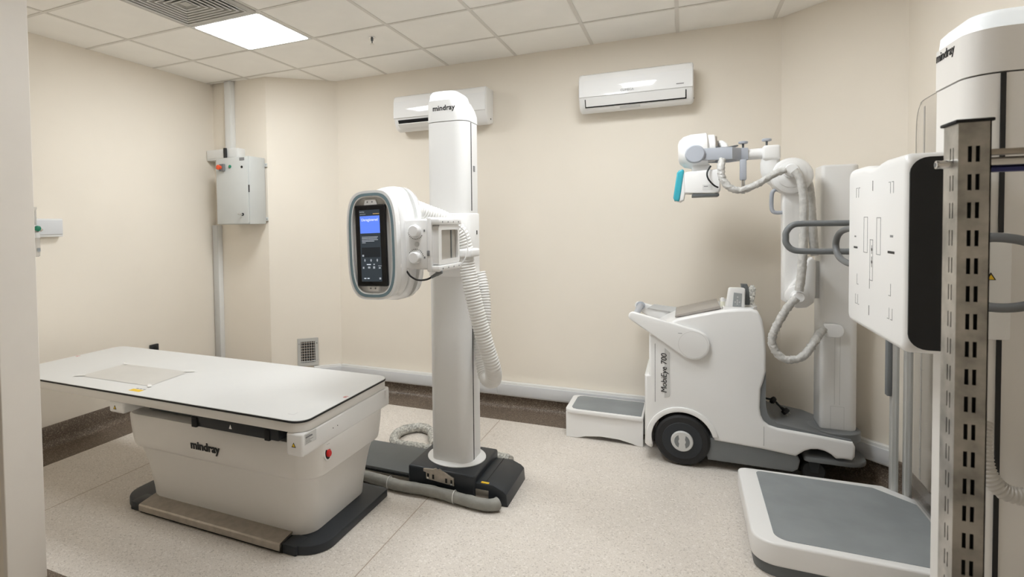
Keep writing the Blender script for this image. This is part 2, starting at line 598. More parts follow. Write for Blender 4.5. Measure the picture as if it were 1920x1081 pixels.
# ------------------------------------------------------------------ ceiling: tiles and tee bars
def clip(poly, x0, x1, y0, y1):
    def cut(pts, inside, inter):
        out = []
        for i in range(len(pts)):
            a, b_ = pts[i - 1], pts[i]
            ia, ib = inside(a), inside(b_)
            if ib:
                if not ia:
                    out.append(inter(a, b_))
                out.append(b_)
            elif ia:
                out.append(inter(a, b_))
        return out
    def ix(X):
        return lambda a, c: (X, a[1] + (c[1] - a[1]) * (X - a[0]) / (c[0] - a[0]))
    def iy(Y):
        return lambda a, c: (a[0] + (c[0] - a[0]) * (Y - a[1]) / (c[1] - a[1]), Y)
    for ins, it in ((lambda p: p[0] >= x0, ix(x0)), (lambda p: p[0] <= x1, ix(x1)), (lambda p: p[1] >= y0, iy(y0)), (lambda p: p[1] <= y1, iy(y1))):
        if not poly:
            return []
        poly = cut(poly, ins, it)
    return poly
CPOLY = [(XL, YF), (XR, YF), P_R2, P_R1, P_CH, (-3.46, 4.15), (-3.80, 4.15), (-3.80, 4.135), (XL, 4.125)]
ceiling = structure('ceiling', prism(POLY, 'z', H + 0.13, H + 0.17), 'duct')
SKIP = set(PANELS) | {(1, 0)}
full_mesh = None
for a in range(-1, 8):
    for b_ in range(-6, 4):
        if (a, b_) in SKIP:
            continue
        x0, y0 = GX + 0.6 * a, GY + 0.6 * b_
        pl = clip(CPOLY, x0 + 0.004, x0 + 0.596, y0 + 0.004, y0 + 0.596)
        if len(pl) < 3:
            continue
        area = abs(sum(pl[i - 1][0] * pl[i][1] - pl[i][0] * pl[i - 1][1] for i in range(len(pl)))) / 2
        if area < 1e-3:
            continue
        if area > 0.35:
            if full_mesh is None:
                t = structure('ceiling_tile', box(0.004, 0.596, 0.004, 0.596, 0.003, 0.018), 'ceil_tile', parent=ceiling)
                full_mesh = t.data
            else:
                t = bpy.data.objects.new('ceiling_tile', full_mesh)
                COL.objects.link(t)
                t.parent = ceiling
            t.location = (x0, y0, H)
        else:
            structure('ceiling_tile', prism(pl, 'z', H + 0.003, H + 0.018), 'ceil_tile', parent=ceiling)
for a in range(-1, 9):
    pl = clip(CPOLY, GX + 0.6 * a - 0.012, GX + 0.6 * a + 0.012, YF, YB)
    if len(pl) > 2:
        structure('tee_bar', prism(pl, 'z', H, H + 0.002), 'tee', parent=ceiling)
for b_ in range(-6, 5):
    pl = clip(CPOLY, XL, XR, GY + 0.6 * b_ - 0.012, GY + 0.6 * b_ + 0.012)
    if len(pl) > 2:
        structure('tee_bar', prism(pl, 'z', H - 0.0004, H + 0.0016), 'tee', parent=ceiling)
PLAB = ['bright square LED panel set in the ceiling beside the slatted air diffuser', 'square LED ceiling panel nearest the entry',
        'square LED ceiling panel in front of the air conditioner on the bare wall']
for (a, b_), lab in zip(PANELS, PLAB):
    x0, y0 = GX + 0.6 * a, GY + 0.6 * b_
    t = Thing('ceiling_light', lab, 'light', (x0 + 0.3, y0 + 0.3, H - 0.004), group='LED panels in the tiled ceiling')
    t.part('frame', ring_prism(rrect(x0 + 0.008, x0 + 0.592, y0 + 0.008, y0 + 0.592, 0.012), rrect(x0 + 0.025, x0 + 0.575, y0 + 0.025, y0 + 0.575, 0.018), 'z', H - 0.004, H + 0.02), 'trunk')
    t.part('diffuser', prism(rrect(x0 + 0.025, x0 + 0.575, y0 + 0.025, y0 + 0.575, 0.018), 'z', H - 0.002, H + 0.01), 'led')

# ------------------------------------------------------------------ ceiling diffuser and sprinkler
x0, y0 = GX + 0.6, GY
cx, cy = x0 + 0.3, y0 + 0.3
t = Thing('ceiling_diffuser', 'square slatted air diffuser with concentric blades in the ceiling', 'vent', (cx, cy, H - 0.01))
t.part('frame', ring_prism(rrect(x0 + 0.008, x0 + 0.592, y0 + 0.008, y0 + 0.592, 0.004, 2), rrect(x0 + 0.05, x0 + 0.55, y0 + 0.05, y0 + 0.55, 0.004, 2), 'z', H - 0.008, H + 0.02), 'vent')
t.part('duct_box', box(x0 + 0.02, x0 + 0.58, y0 + 0.02, y0 + 0.58, H + 0.06, H + 0.10), 'duct')
hs = [0.25 - 0.032 * k for k in range(7)]
for k, h in enumerate(hs):
    o_ = [(cx - h, cy - h), (cx + h, cy - h), (cx + h, cy + h), (cx - h, cy + h)]
    i_h = h - 0.017
    i_ = [(cx - i_h, cy - i_h), (cx + i_h, cy - i_h), (cx + i_h, cy + i_h), (cx - i_h, cy + i_h)]
    b = B()
    lo = [b.verts.new((*p, H - 0.010)) for p in o_]
    hi = [b.verts.new((*p, H + 0.011)) for p in i_]
    lo2 = [b.verts.new((*p, H - 0.007)) for p in o_]
    hi2 = [b.verts.new((*p, H + 0.014)) for p in i_]
    for i in range(4):
        j = (i + 1) % 4
        b.faces.new((lo[i], lo[j], hi[j], hi[i]))
        b.faces.new((lo2[j], lo2[i], hi2[i], hi2[j]))
        b.faces.new((lo[j], lo[i], lo2[i], lo2[j]))
        b.faces.new((hi[i], hi[j], hi2[j], hi2[i]))
    bmesh.ops.recalc_face_normals(b, faces=b.faces[:])
    bl = t.part('blade', b, 'vent', smooth=False)
    sq = lambda q: [(cx - q, cy - q), (cx + q, cy - q), (cx + q, cy + q), (cx - q, cy + q)]
    t.part('pale_blade_line', ring_prism(sq(h + 0.002), sq(h - 0.0045), 'z', H - 0.0135, H - 0.0095), 'trunk', bl, smooth=False)  # added paler lip; its colour puts light and shade lines between blades
t.part('centre_plate', box(cx - 0.028, cx + 0.028, cy - 0.028, cy + 0.028, H - 0.006, H - 0.003), 'vent')

sx, sy = -2.06, 3.66
t = Thing('sprinkler_head', 'small pendent sprinkler in the ceiling tile near the white tube stand', 'sprinkler', (sx, sy, H - 0.045))
t.part('escutcheon', lathe([(0, 0.026), (0.004, 0.024), (0.007, 0.012)], (sx, sy, H + 0.002), (0, 0, -1)), 'chrome')
t.part('stem', lathe([(0, 0.010), (0.018, 0.009), (0.02, 0.004), (0.04, 0.0035)], (sx, sy, H - 0.004), (0, 0, -1), 16), 'dgrey')
t.part('deflector', lathe([(0, 0.013), (0.002, 0.013)], (sx, sy, H - 0.043), (0, 0, -1), 16), 'chrome')

# ------------------------------------------------------------------ dado trunking along the wall foot
def trunk_run(label, a, b_, cuts):
    A, Bp = Vector((*a, 0)), Vector((*b_, 0))
    dr = (Bp - A).normalized()
    n = Vector((dr.y, -dr.x, 0))           # towards the room (runs go left to right seen from the room)
    L = (Bp - A).length
    t = Thing('cable_trunking', label, 'trunking', (A + dr * L * 0.5 + n * 0.025 + Vector((0, 0, 0.115))))
    def seg(s0, s1, d0, d1, z0, z1, bev):
        bm = box(s0, s1, d0, d1, z0, z1, bev)
        return xform(bm, lambda c: A + dr * c.x + n * c.y + Vector((0, 0, c.z)))
    t.part('body', seg(0, L, 0.001, 0.040, 0.115, 0.230, 0.003), 'trunk')
    cs = [0.0] + cuts + [L]
    for s0, s1 in zip(cs[:-1], cs[1:]):
        t.part('cover', seg(s0 + 0.001, s1 - 0.001, 0.038, 0.046, 0.124, 0.212, 0.003), 'trunk_lid')
    return t
trunk_run('long white cable trunking along the foot of the back wall', (P_CH[0] + 0.012, YB), (P_R1[0] - 0.012, YB), [1.55, 2.7])
CHD = (Vector(P_CH) - Vector(P_AL)).normalized()
q = Vector(P_CH) - CHD * 0.27
trunk_run('short white cable trunking under the metal wall grille', tuple(q), (P_CH[0] - CHD.x * 0.015, P_CH[1] - CHD.y * 0.015), [])
trunk_run('white cable trunking on the angled wall behind the mobile unit', (P_R1[0] + 0.02, P_R1[1] - 0.02), (P_R2[0] - 0.02, P_R2[1] + 0.02), [])

# ------------------------------------------------------------------ riser trunking, cabinet
YA = 4.149
t = Thing('riser_trunking', 'white vertical trunking from the ceiling down to the grey cabinet', 'trunking', (-3.86, YA, 2.28))
t.part('body', box(-3.905, -3.825, YA - 0.055, YA, 2.283, H - 0.002, 0.003), 'trunk')
t.part('cover', box(-3.900, -3.830, YA - 0.060, YA - 0.054, 2.283, H - 0.003, 0.002), 'trunk')
t = Thing('riser_trunking', 'white vertical trunking running from the grey cabinet down behind the table', 'trunking', (-4.03, YA, 0.19))
t.part('body', box(-4.092, -4.022, YA - 0.055, YA, 0.19, 1.575, 0.003), 'trunk')
t.part('cover', box(-4.089, -4.025, YA - 0.060, YA - 0.054, 0.192, 1.573, 0.002), 'lgrey')
t = Thing('junction_trunking', 'short white horizontal trunking box behind the top of the cabinet', 'trunking', (-3.9, YA, 2.19))
t.part('body', box(-4.095, -3.715, YA - 0.10, YA, 2.184, 2.282, 0.004), 'trunk')
t.part('cover', box(-4.09, -3.72, YA - 0.105, YA - 0.099, 2.2, 2.277, 0.002), 'trunk')
t.part('black_cable', cyl((-3.845, YA - 0.122, 2.184), (-3.845, YA - 0.122, 2.285), 0.016, 14), 'ink')

cx0, cx1, cyf, cz0, cz1 = -3.845, -3.475, 3.905, 1.578, 2.180
t = Thing('electrical_cabinet', 'grey metal electrical cabinet with red push button mounted on the alcove wall', 'cabinet', (-3.66, 4.0, cz0))
t.part('body', box(cx0, cx1, cyf + 0.018, YA - 0.012, cz0, cz1, 0.005), 'cab')
dr = t.part('door', box(cx0 + 0.001, cx1 - 0.004, cyf, cyf + 0.016, cz0 + 0.004, cz1 - 0.004, 0.005), 'cab')
t.part('button_plate', box(cx0 + 0.055, cx0 + 0.115, cyf - 0.022, cyf - 0.0005, 2.058, 2.122, 0.006), 'mgrey', dr)
t.part('push_button', lathe([(0, 0.016), (0.018, 0.016), (0.02, 0.022), (0.034, 0.022), (0.038, 0.016)], (cx0 + 0.078, cyf - 0.022, 2.090), (0, -1, 0), 24), 'orange', dr, label='red push button')
t.part('pilot_lamp', lathe([(0, 0.014), (0.008, 0.014), (0.012, 0.009)], (cx0 + 0.170, cyf, 2.095), (0, -1, 0), 20), 'green', dr, label='green lamp')
t.part('lock', lathe([(0, 0.011), (0.003, 0.011), (0.004, 0.009)], (cx0 + 0.305, cyf, 2.085), (0, -1, 0), 16), 'ink', dr)
t.part('label_plate', box(cx0 + 0.28, cx0 + 0.335, cyf - 0.002, cyf, 2.142, 2.168), 'inkgrey', dr)
kn = t.part('latch', lathe([(0, 0.013), (0.006, 0.013), (0.008, 0.009)], (cx0 + 0.305, cyf, 1.665), (0, -1, 0), 20), 'black', dr)
t.part('latch_key', cyl((cx0 + 0.305, cyf - 0.006, 1.665), (cx0 + 0.285, cyf - 0.045, 1.672), 0.007, 14, 0.001), 'chrome', dr)
t.part('hinge_slot', box(cx1 - 0.005, cx1 + 0.001, cyf + 0.010, cyf + 0.02, 1.86, 1.925), 'ink')
for z in (1.605, 2.10):
    b = box(cx1 - 0.002, cx1 + 0.022, YA - 0.016, YA - 0.003, z, z + 0.034, 0.005)
    br = t.part('mounting_lug', b, 'cab')
    t.part('screw', lathe([(0, 0.004), (0.002, 0.003)], (cx1 + 0.012, YA - 0.016, z + 0.017), (0, -1, 0), 12), 'ink', br)

# ------------------------------------------------------------------ air conditioners
def air_con(x0, x1, z0, z1, label, opened):
    yb, yf = YB - 0.002, YB - 0.215
    t = Thing('air_conditioner', label, 'air conditioner', ((x0 + x1) / 2, yb - 0.1, z0), group='split air conditioners on the back wall')
    h = z1 - z0
    prof = [(yb, z0 + 0.02), (yb, z1), (yf + 0.05, z1), (yf + 0.02, z1 - 0.012), (yf + 0.006, z1 - 0.04), (yf, z0 + 0.16), (yf + 0.004, z0 + 0.115),
            (yf + 0.02, z0 + 0.075), (yf + 0.045, z0 + 0.03), (yf + 0.075, z0 + 0.006), (yf + 0.11, z0)]
    t.part('body', prism(prof, 'x', x0, x1, 0.022, 4), 'white')
    # glossy front panel, a shell just proud of the body
    pp = [(yf + 0.03, z1 - 0.008), (yf + 0.012, z1 - 0.028), (yf + 0.004, z1 - 0.06), (yf - 0.002, z0 + 0.16), (yf - 0.001, z0 + 0.105)]
    back = [(p[0] + 0.012, p[1] - 0.002) for p in reversed(pp)]
    pan = t.part('front_panel', prism(pp + back, 'x', x0 + 0.006, x1 - 0.006, 0.004, 2), 'gloss')
    # outlet recess and flap
    t.part('outlet', prism([(yf + 0.012, z0 + 0.088), (yf + 0.040, z0 + 0.030), (yf + 0.052, z0 + 0.038), (yf + 0.024, z0 + 0.094)], 'x', x0 + 0.045, x1 - (0.14 if opened else 0.045)), 'blackm')
    if opened:
        fp = [(yf - 0.012, z0 + 0.048), (yf + 0.038, z0 + 0.020), (yf + 0.042, z0 + 0.027), (yf - 0.008, z0 + 0.054)]
    else:
        fp = [(yf + 0.004, z0 + 0.097), (yf + 0.010, z0 + 0.082), (yf + 0.032, z0 + 0.038), (yf + 0.040, z0 + 0.042), (yf + 0.018, z0 + 0.095)]
    t.part('louvre', prism(fp, 'x', x0 + 0.052, x1 - (0.145 if opened else 0.052), 0.002, 1), 'white')
    if not opened:
        t.part('lettering', text('CLIMECA', 0.022, ((x0 + x1) / 2 - 0.045, yf - 0.0027, z0 + 0.128), (1, 0, 0), (0, 0.02, 1), 0.0003), 'inkgrey', pan)
        t.part('badge', box(x1 - 0.11, x1 - 0.062, yf - 0.0035, yf - 0.001, z0 + 0.128, z0 + 0.134), 'inkgrey', pan)
        lb = box(-0.06, 0.08, -0.001, 0.0004, -0.011, 0.011)
        xform(lb, lambda c: ((x0 + x1) / 2 - 0.04 + c.x, yf + 0.060 - c.z * 0.78 + c.y * 0.6, z0 + 0.018 + c.z * 0.62 + c.y * 0.7))
        t.part('rating_label', lb, 'lgrey')
    t.part('mounting_screw', cyl((x1 - 0.0005, yb - 0.09, z0 + 0.045), (x1 + 0.003, yb - 0.09, z0 + 0.045), 0.006, 12), 'ink')
    return t
air_con(-2.275, -1.435, 2.362, 2.662, 'white air conditioner with open louvre half hidden behind the tube stand', True)
air_con(-0.715, 0.060, 2.372, 2.652, 'glossy white air conditioner alone on the bare back wall', False)

# ------------------------------------------------------------------ oxygen panel on the left wall, socket, grille
X0 = XL + 0.002
t = Thing('medical_gas_panel', 'small white medical gas panel on the long side wall', 'gas panel', (X0, 2.53, 1.5))
t.part('backbox', box(X0, X0 + 0.045, 2.36, 2.617, 1.503, 1.632, 0.004), 'trunk')
t.part('cover', box(X0 + 0.043, X0 + 0.052, 2.365, 2.612, 1.520, 1.620, 0.002), 'trunk_lid')
ox, oy = X0 + 0.11, 2.385
t = Thing('oxygen_flowmeter', 'clear oxygen flowmeter with humidifier bottle plugged into the white gas panel', 'flowmeter', (ox, oy, 1.37))
t.part('meter_tube', lathe([(0, 0.009), (0.10, 0.009), (0.115, 0.012), (0.125, 0.010)], (ox, oy, 1.585), (0, 0, 1), 16), 'clearplastic')
t.part('scale_strip', box(ox + 0.004, ox + 0.0055, oy - 0.002, oy + 0.004, 1.60, 1.69), 'lgrey')
t.part('valve_body', cyl((ox - 0.052, oy, 1.555), (ox + 0.015, oy, 1.555), 0.014, 18, 0.003), 'chrome')
t.part('valve_knob', lathe([(0, 0.010), (0.004, 0.019), (0.02, 0.019), (0.024, 0.013)], (ox + 0.014, oy + 0.002, 1.563), (1, -0.2, 0), 18), 'green')
t.part('side_nut', lathe([(0, 0.012), (0.018, 0.012), (0.03, 0.006)], (ox + 0.01, oy + 0.012, 1.553), (0, 1, 0), 12), 'chrome')
t.part('collar', lathe([(0, 0.012), (0.01, 0.022), (0.035, 0.026), (0.045, 0.026)], (ox, oy, 1.545), (0, 0, -1), 20), 'lgrey')
t.part('bottle', lathe([(0, 0.026), (0.105, 0.024), (0.125, 0.022), (0.13, 0.015)], (ox, oy, 1.50), (0, 0, -1), 24), 'clearplastic')
t.part('bottle_label', box(ox + 0.022, ox + 0.0265, oy - 0.008, oy + 0.014, 1.405, 1.43), 'keypad')
t = Thing('power_socket', 'small black socket box low on the side wall behind the table', 'socket', (X0, 3.39, 0.49))
t.part('faceplate', box(X0, X0 + 0.022, 3.35, 3.43, 0.49, 0.565, 0.004), 'black')
t.part('socket_well', cyl((X0 + 0.018, 3.39, 0.528), (X0 + 0.0235, 3.39, 0.528), 0.022, 20), 'blackm')

# metal grille on the chamfer wall
A = Vector((*P_AL, 0))
CN = Vector((CHD.y, -CHD.x, 0))
CD = Vector((CHD.x, CHD.y, 0))
L0 = (Vector(P_CH) - Vector(P_AL)).length
g0, g1, gz0, gz1 = 0.362 * L0, 0.658 * L0, 0.236, 0.496
def gmap(bm):
    return xform(bm, lambda c: A + CD * c.x + CN * c.y + Vector((0, 0, c.z)))
t = Thing('ventilation_grille', 'aluminium ventilation grille low on the chamfered wall above the trunking', 'grille', A + CD * (g0 + g1) / 2 + CN * 0.006 + Vector((0, 0, gz0)))
fr = 0.030
t.part('frame', gmap(ring_prism(rrect(g0, g1, gz0, gz1, 0.001, 1), rrect(g0 + fr, g1 - fr, gz0 + fr, gz1 - fr, 0.001, 1), 'y', 0.0012, 0.014)), 'alu', smooth=False)
t.part('duct', gmap(box(g0 + 0.02, g1 - 0.02, 0.0008, 0.0018, gz0 + 0.02, gz1 - 0.02)), 'duct')
nb = 8
for k in range(nb):
    z = gz0 + fr + (gz1 - gz0 - 2 * fr) * (k + 0.5) / nb
    s = gmap(xform(box(g0 + fr, g1 - fr, -0.001, 0.001, -0.010, 0.010), lambda c: (c.x, 0.006 + c.z * 0.35 + c.y, z + c.z * 0.75)))
    t.part('horizontal_vane', s, 'chrome')
for k in range(6):
    xx = g0 + fr + (g1 - g0 - 2 * fr) * (k + 0.5) / 6
    t.part('vertical_vane', gmap(box(xx - 0.0015, xx + 0.0015, 0.009, 0.013, gz0 + fr, gz1 - fr)), 'alu')
for px in (g0 + fr / 2, g1 - fr / 2):
    for pz in (gz0 + 0.05, gz1 - 0.05):
        t.part('screw', gmap(cyl((px, 0.0135, pz), (px, 0.016, pz), 0.005, 10)), 'chrome')

K = 0.96875        # floor-standing equipment was measured for a 1.60 m eye height
# ------------------------------------------------------------------ x-ray table
t = Thing('xray_table', 'white floating-top x-ray examination table with dark plinth', 'table', (-2.25, 2.58, 0), K)
tx0, tx1, ty0, ty1, tz = -3.935, -1.588, 2.105, 2.965, 0.700
top = t.part('tabletop', prism(rrect(tx0, tx1, ty0, ty1, 0.075, 8), 'z', tz - 0.004, tz, 0.0015, 1), 'top')
t.part('edge_band', prism(rrect(tx0 - 0.002, tx1 + 0.002, ty0 - 0.002, ty1 + 0.002, 0.077, 8), 'z', tz - 0.012, tz - 0.0035, 0.001, 1), 'ink', top, label='black edge band')
t.part('side_rail', prism(rrect(tx0 + 0.002, tx1 - 0.002, ty0 + 0.002, ty1 - 0.002, 0.073, 8), 'z', tz - 0.058, tz - 0.0125, 0.004, 2), 'warm')
# cross beams at both ends of the frame
for k, (a, c, z0) in enumerate(((tx1 - 0.096, tx1 - 0.001, 0.532), (-2.925, -2.805, 0.575))):
    bm = box(a, c, ty0 + 0.002 if k == 0 else ty0 + 0.01, ty1 - 0.004, z0, 0.6415, 0.012, 3)
    be = t.part('cross_beam', bm, 'white')
    tri = [(0, 0.011), (-0.011, -0.008), (0.011, -0.008)]
    xx, zz, yy = ((a + 0.045, 0.585, ty0 + 0.002) if k == 0 else (a + 0.05, 0.605, ty0 + 0.01))
    wl = t.part('warning_label', prism([(xx + p[0] * 1.1, zz + p[1] * 1.2) for p in tri], 'y', yy - 0.0012, yy + 0.001), 'ink', be)
    t.part('warning_symbol', prism([(xx + p[0] * 0.7, zz + p[1] * 0.75) for p in tri], 'y', yy - 0.0018, yy - 0.0011), 'yellow', be)
    if k == 0:
        lp = t.part('rating_plate', box(c - 0.0005, c + 0.0012, 2.125, 2.215, 0.585, 0.636), 'paper', be)
        for q in range(7):
            t.part('print_line', box(c + 0.001, c + 0.0018, 2.13, 2.13 + 0.03 + 0.045 * random.random(), 0.590 + q * 0.0062, 0.592 + q * 0.0062 + (0.004 if q == 4 else 0)), 'inkgrey', be)
        for y in (2.36, 2.40):
            t.part('screw_hole', cyl((c - 0.001, y, 0.59), (c + 0.0006, y, 0.59), 0.003, 10), 'ink', be)
# inner carriage under the top
t.part('carriage', box(-2.79, -1.70, 2.27, 2.90, 0.56, 0.6415, 0.004), 'dgrey')
t.part('guide_rail', box(-2.80, -1.69, 2.235, 2.25, 0.585, 0.598, 0.002), 'alu')
tr = t.part('detector_tray', box(-2.285, -1.735, 2.118, 2.30, 0.583, 0.640, 0.006), 'black')
t.part('tray_latch', box(-2.29, -2.255, 2.110, 2.14, 0.580, 0.632, 0.003), 'blackm', tr)
t.part('tray_latch', box(-1.815, -1.785, 2.110, 2.14, 0.580, 0.632, 0.003), 'blackm', tr)
t.part('tray_mark', prism([(-2.042, 0.603), (-2.024, 0.603), (-2.033, 0.624)], 'y', 2.1165, 2.119), 'white', tr)
# base body: lofted shell with a belt crease
prof = [(0.552, 0.030), (0.550, 0.006), (0.535, 0.0), (0.47, -0.005), (0.40, -0.014), (0.372, -0.020), (0.362, -0.030), (0.350, -0.050), (0.31, -0.066), (0.25, -0.080), (0.17, -0.094), (0.10, -0.105), (0.044, -0.110)]
rings = []
for z, o in reversed(prof):
    ii = -o if o <= 0 else o
    zc = z
    if o > 0:
        ii = o
    rings.append(zr(rrect(-2.935 + ii * (1.0 if o <= 0 else 1), -1.590 - ii * 0.95, 2.195 + ii * 0.68, 2.945 - ii * 0.5, 0.115, 8), zc if True else z))
t.part('base_body', loft(rings), 'warm', ang=28)
# plinth: low dark rounded skirt; a brushed steel foot bar fills its front
t.part('plinth', prism(rrect(-2.975, -1.583, 2.195, 2.925, (0.14, 0.15, 0.03, 0.03), 10), 'z', 0.0, 0.046, 0.007, 2), 'navy')
ft = t.part('foot_bar', prism([(2.168, 0.016), (2.168, 0.046), (2.174, 0.053), (2.285, 0.068), (2.285, 0.056), (2.186, 0.044), (2.186, 0.016)], 'x', -2.775, -1.785, 0.0), 'steel', label='brushed steel foot bar')
t.part('bar_recess', box(-2.78, -1.78, 2.182, 2.21, 0.0005, 0.047), 'blackm')
for a, c in ((-2.86, -2.778), (-1.782, -1.70)):
    t.part('plinth_shoulder', box(a, c, 2.183, 2.29, 0.0, 0.0475, 0.006), 'navy')
t.part('foot_recess', prism([(-2.735, 0.062), (-2.71, 0.094), (-2.67, 0.106), (-1.90, 0.106), (-1.84, 0.094), (-1.80, 0.062)], 'y', 2.268, 2.31, 0.003, 2), 'warm')
# emergency stop on the end face
ey, ez = 2.316, 0.478
xe = -1.597
eb = t.part('button_bezel', lathe([(0, 0.036), (0.003, 0.036), (0.0045, 0.028)], (xe, ey, ez), (1, 0, 0.08), 28, sy=0.85), 'white')
t.part('button_well', lathe([(0, 0.029), (0.0052, 0.029)], (xe, ey, ez), (1, 0, 0.08), 24, sy=0.8), 'ink', eb)
t.part('stop_button', lathe([(0, 0.018), (0.012, 0.018), (0.016, 0.014)], (xe, ey + 0.002, ez - 0.001), (1, 0, 0.08), 20), 'red', eb, label='red emergency stop button')
t.part('button_symbol', text('1/2', 0.018, (xe + 0.006, ey, ez + 0.050), (0, 1, 0), (0, 0, 1), 0.0003), 'inkgrey', eb)
t.part('lettering', text('mindray', 0.063, (-2.292, 2.1975, 0.440), (1, 0, 0.0), (0, -0.08, 1), 0.0012, 0.0016), 'ink')
# prints on the top
t.part('corner_mark', prism([(-1.725, 2.178), (-1.690, 2.178), (-1.690, 2.213), (-1.693, 2.213), (-1.693, 2.181), (-1.725, 2.181)], 'z', tz, tz + 0.0004), 'lgrey', top)
t.part('type_mark', text('(R)', 0.026, (-1.612, 2.515, tz + 0.0004), (0, 1, 0), (-1, 0, 0), 0.0002), 'red', top)
t.part('type_mark', text('(R)', 0.026, (-3.91, 2.6, tz + 0.0004), (0, 1, 0), (-1, 0, 0), 0.0002), 'red', top)
yl = t.part('caution_label', box(-2.808, -2.722, 2.150, 2.185, tz, tz + 0.0006), 'yellow', top, label='yellow caution label')
for q in range(3):
    t.part('caution_text', box(-2.80 + q * 0.027, -2.782 + q * 0.027, 2.194, 2.202, tz, tz + 0.0005), 'inkgrey', top)
t.part('end_stop', box(-1.592, -1.577, 2.90, 2.935, 0.585, 0.630, 0.005), 'white')

# taped plastic sheet
t = Thing('plastic_sheet', 'translucent plastic sheet taped onto the white tabletop', 'sheet', (-3.07, 2.41, tz + 0.0005), K)
b = B()
NX, NY = 14, 10
c4 = [(-3.364, 2.245), (-2.765, 2.255), (-2.800, 2.578), (-3.373, 2.567)]
gv = []
for j in range(NY + 1):
    row = []
    for i in range(NX + 1):
        u, v_ = i / NX, j / NY
        x = (c4[0][0] * (1 - u) + c4[1][0] * u) * (1 - v_) + (c4[3][0] * (1 - u) + c4[2][0] * u) * v_
        y = (c4[0][1] * (1 - u) + c4[1][1] * u) * (1 - v_) + (c4[3][1] * (1 - u) + c4[2][1] * u) * v_
        ed = min(u, 1 - u, v_, 1 - v_)
        row.append(b.verts.new((x, y, tz + 0.0012 + 0.003 * math.sin(u * 9 + v_ * 4) ** 2 * min(1, ed * 5))))
    gv.append(row)
for j in range(NY):
    for i in range(NX):
        b.faces.new((gv[j][i], gv[j][i + 1], gv[j + 1][i + 1], gv[j + 1][i]))
t.part('film', b, 'sheet')
for (px, py), an in zip(c4, (0.6, -0.7, 0.5, -0.6)):
    bm = box(px - 0.032, px + 0.032, py - 0.010, py + 0.010, tz + 0.0042, tz + 0.0052)
    t.part('tape', rot_about(bm, (px, py, 0), (0, 0, 1), an), 'tape')

# ------------------------------------------------------------------ tube stand (floor rail, carriage, tower, tube head)
t = Thing('xray_tube_stand', 'white floor-mounted x-ray tube stand with touch screen tube head', 'x-ray stand', (-1.29, 3.29, 0), K)
t.part('floor_rail', box(-3.35, -1.08, 3.085, 3.475, 0.0, 0.078, 0.006), 'dgrey')
t.part('rail_gap_shade', box(-3.35, -1.08, 3.078, 3.10, 0.052, 0.066, 0.002), 'ink')  # black strip painting the shade in the gap above the channel
t.part('rail_channel', box(-3.35, -1.08, 3.076, 3.10, 0.018, 0.050, 0.002), 'steel')
cap = [(-1.095, 0.105), (-0.985, 0.112), (-0.925, 0.088), (-0.905, 0.070), (-0.900, 0.0), (-1.095, 0.0)]
ec = t.part('rail_end_cap', prism(cap, 'y', 3.06, 3.46, 0.008, 2), 'navy')
t.part('cap_joint', box(-1.036, -1.034, 3.066, 3.455, 0.104, 0.1105), 'blackm', ec)
t.part('end_pocket', box(-1.088, -1.010, 3.056, 3.075, 0.012, 0.075, 0.002), 'steel', ec)
t.part('caution_label', box(-1.058, -1.012, 3.068, 3.085, 0.1088, 0.1125), 'yellow', ec, label='yellow caution label')
ca = t.part('floor_carriage', box(-1.518, -1.088, 3.052, 3.50, 0.022, 0.146, 0.014, 3), 'navy')
pl = t.part('steel_bracket', prism([(-1.410, 0.143), (-1.345, 0.150), (-1.330, 0.158), (-1.318, 0.150), (-1.306, 0.158), (-1.292, 0.150), (-1.215, 0.118), (-1.213, 0.073), (-1.392, 0.086), (-1.393, 0.125), (-1.410, 0.128)], 'y', 3.038, 3.050, 0.0015, 1), 'steel', ca, label='bare steel bracket')
for sx_, sz_ in ((-1.378, 0.108), (-1.345, 0.106), (-1.262, 0.097), (-1.229, 0.094)):
    t.part('bracket_slot', box(sx_ - 0.006, sx_ + 0.006, 3.0365, 3.039, sz_ - 0.013, sz_ + 0.013, 0.0), 'ink', pl)
for sx_, sz_ in ((-1.378, 0.097), (-1.229, 0.083)):
    t.part('bolt', lathe([(0, 0.007), (0.004, 0.006)], (sx_, 3.0365, sz_), (0, -1, 0), 10), 'chrome', pl)
t.part('base_ring', lathe([(0, 0.182), (0.004, 0.182), (0.006, 0.178), (0.007, 0.14)], (-1.292, 3.292, 0.146), (0, 0, 1), 48), 'white')
tw = rrect(-1.418, -1.166, 3.172, 3.430, (0.045, 0.075, 0.06, 0.06), 7)
def inset(pts, c, k):
    return [(c[0] + (p[0] - c[0]) * k, c[1] + (p[1] - c[1]) * k) for p in pts]
TC = (-1.292, 3.30)
to = t.part('tower', loft([zr(tw, 0.15), zr(tw, 1.30), zr(tw, 2.214)]), 'tower', ang=50)
t.part('tower_groove', box(-1.168, -1.1645, 3.252, 3.262, 0.155, 1.26, 0.0), 'blackm', to)
t.part('tower_groove', box(-1.168, -1.1645, 3.262, 3.272, 1.68, 2.212, 0.0), 'blackm', to)
t.part('socket_plate', box(-1.168, -1.164, 3.30, 3.33, 1.92, 1.955), 'inkgrey', to)
cp = []
for z, xr, k in ((2.218, -1.164, 1.01), (2.26, -1.166, 1.01), (2.30, -1.180, 1.005), (2.345, -1.205, 1.0)):
    q = rrect(-1.419, xr, 3.170, 3.432, (0.045, 0.075, 0.06, 0.06), 7)
    cp.append(zr(q, z))
cpt = t.part('top_cap', loft(cp), 'tower', ang=50)
cl = []
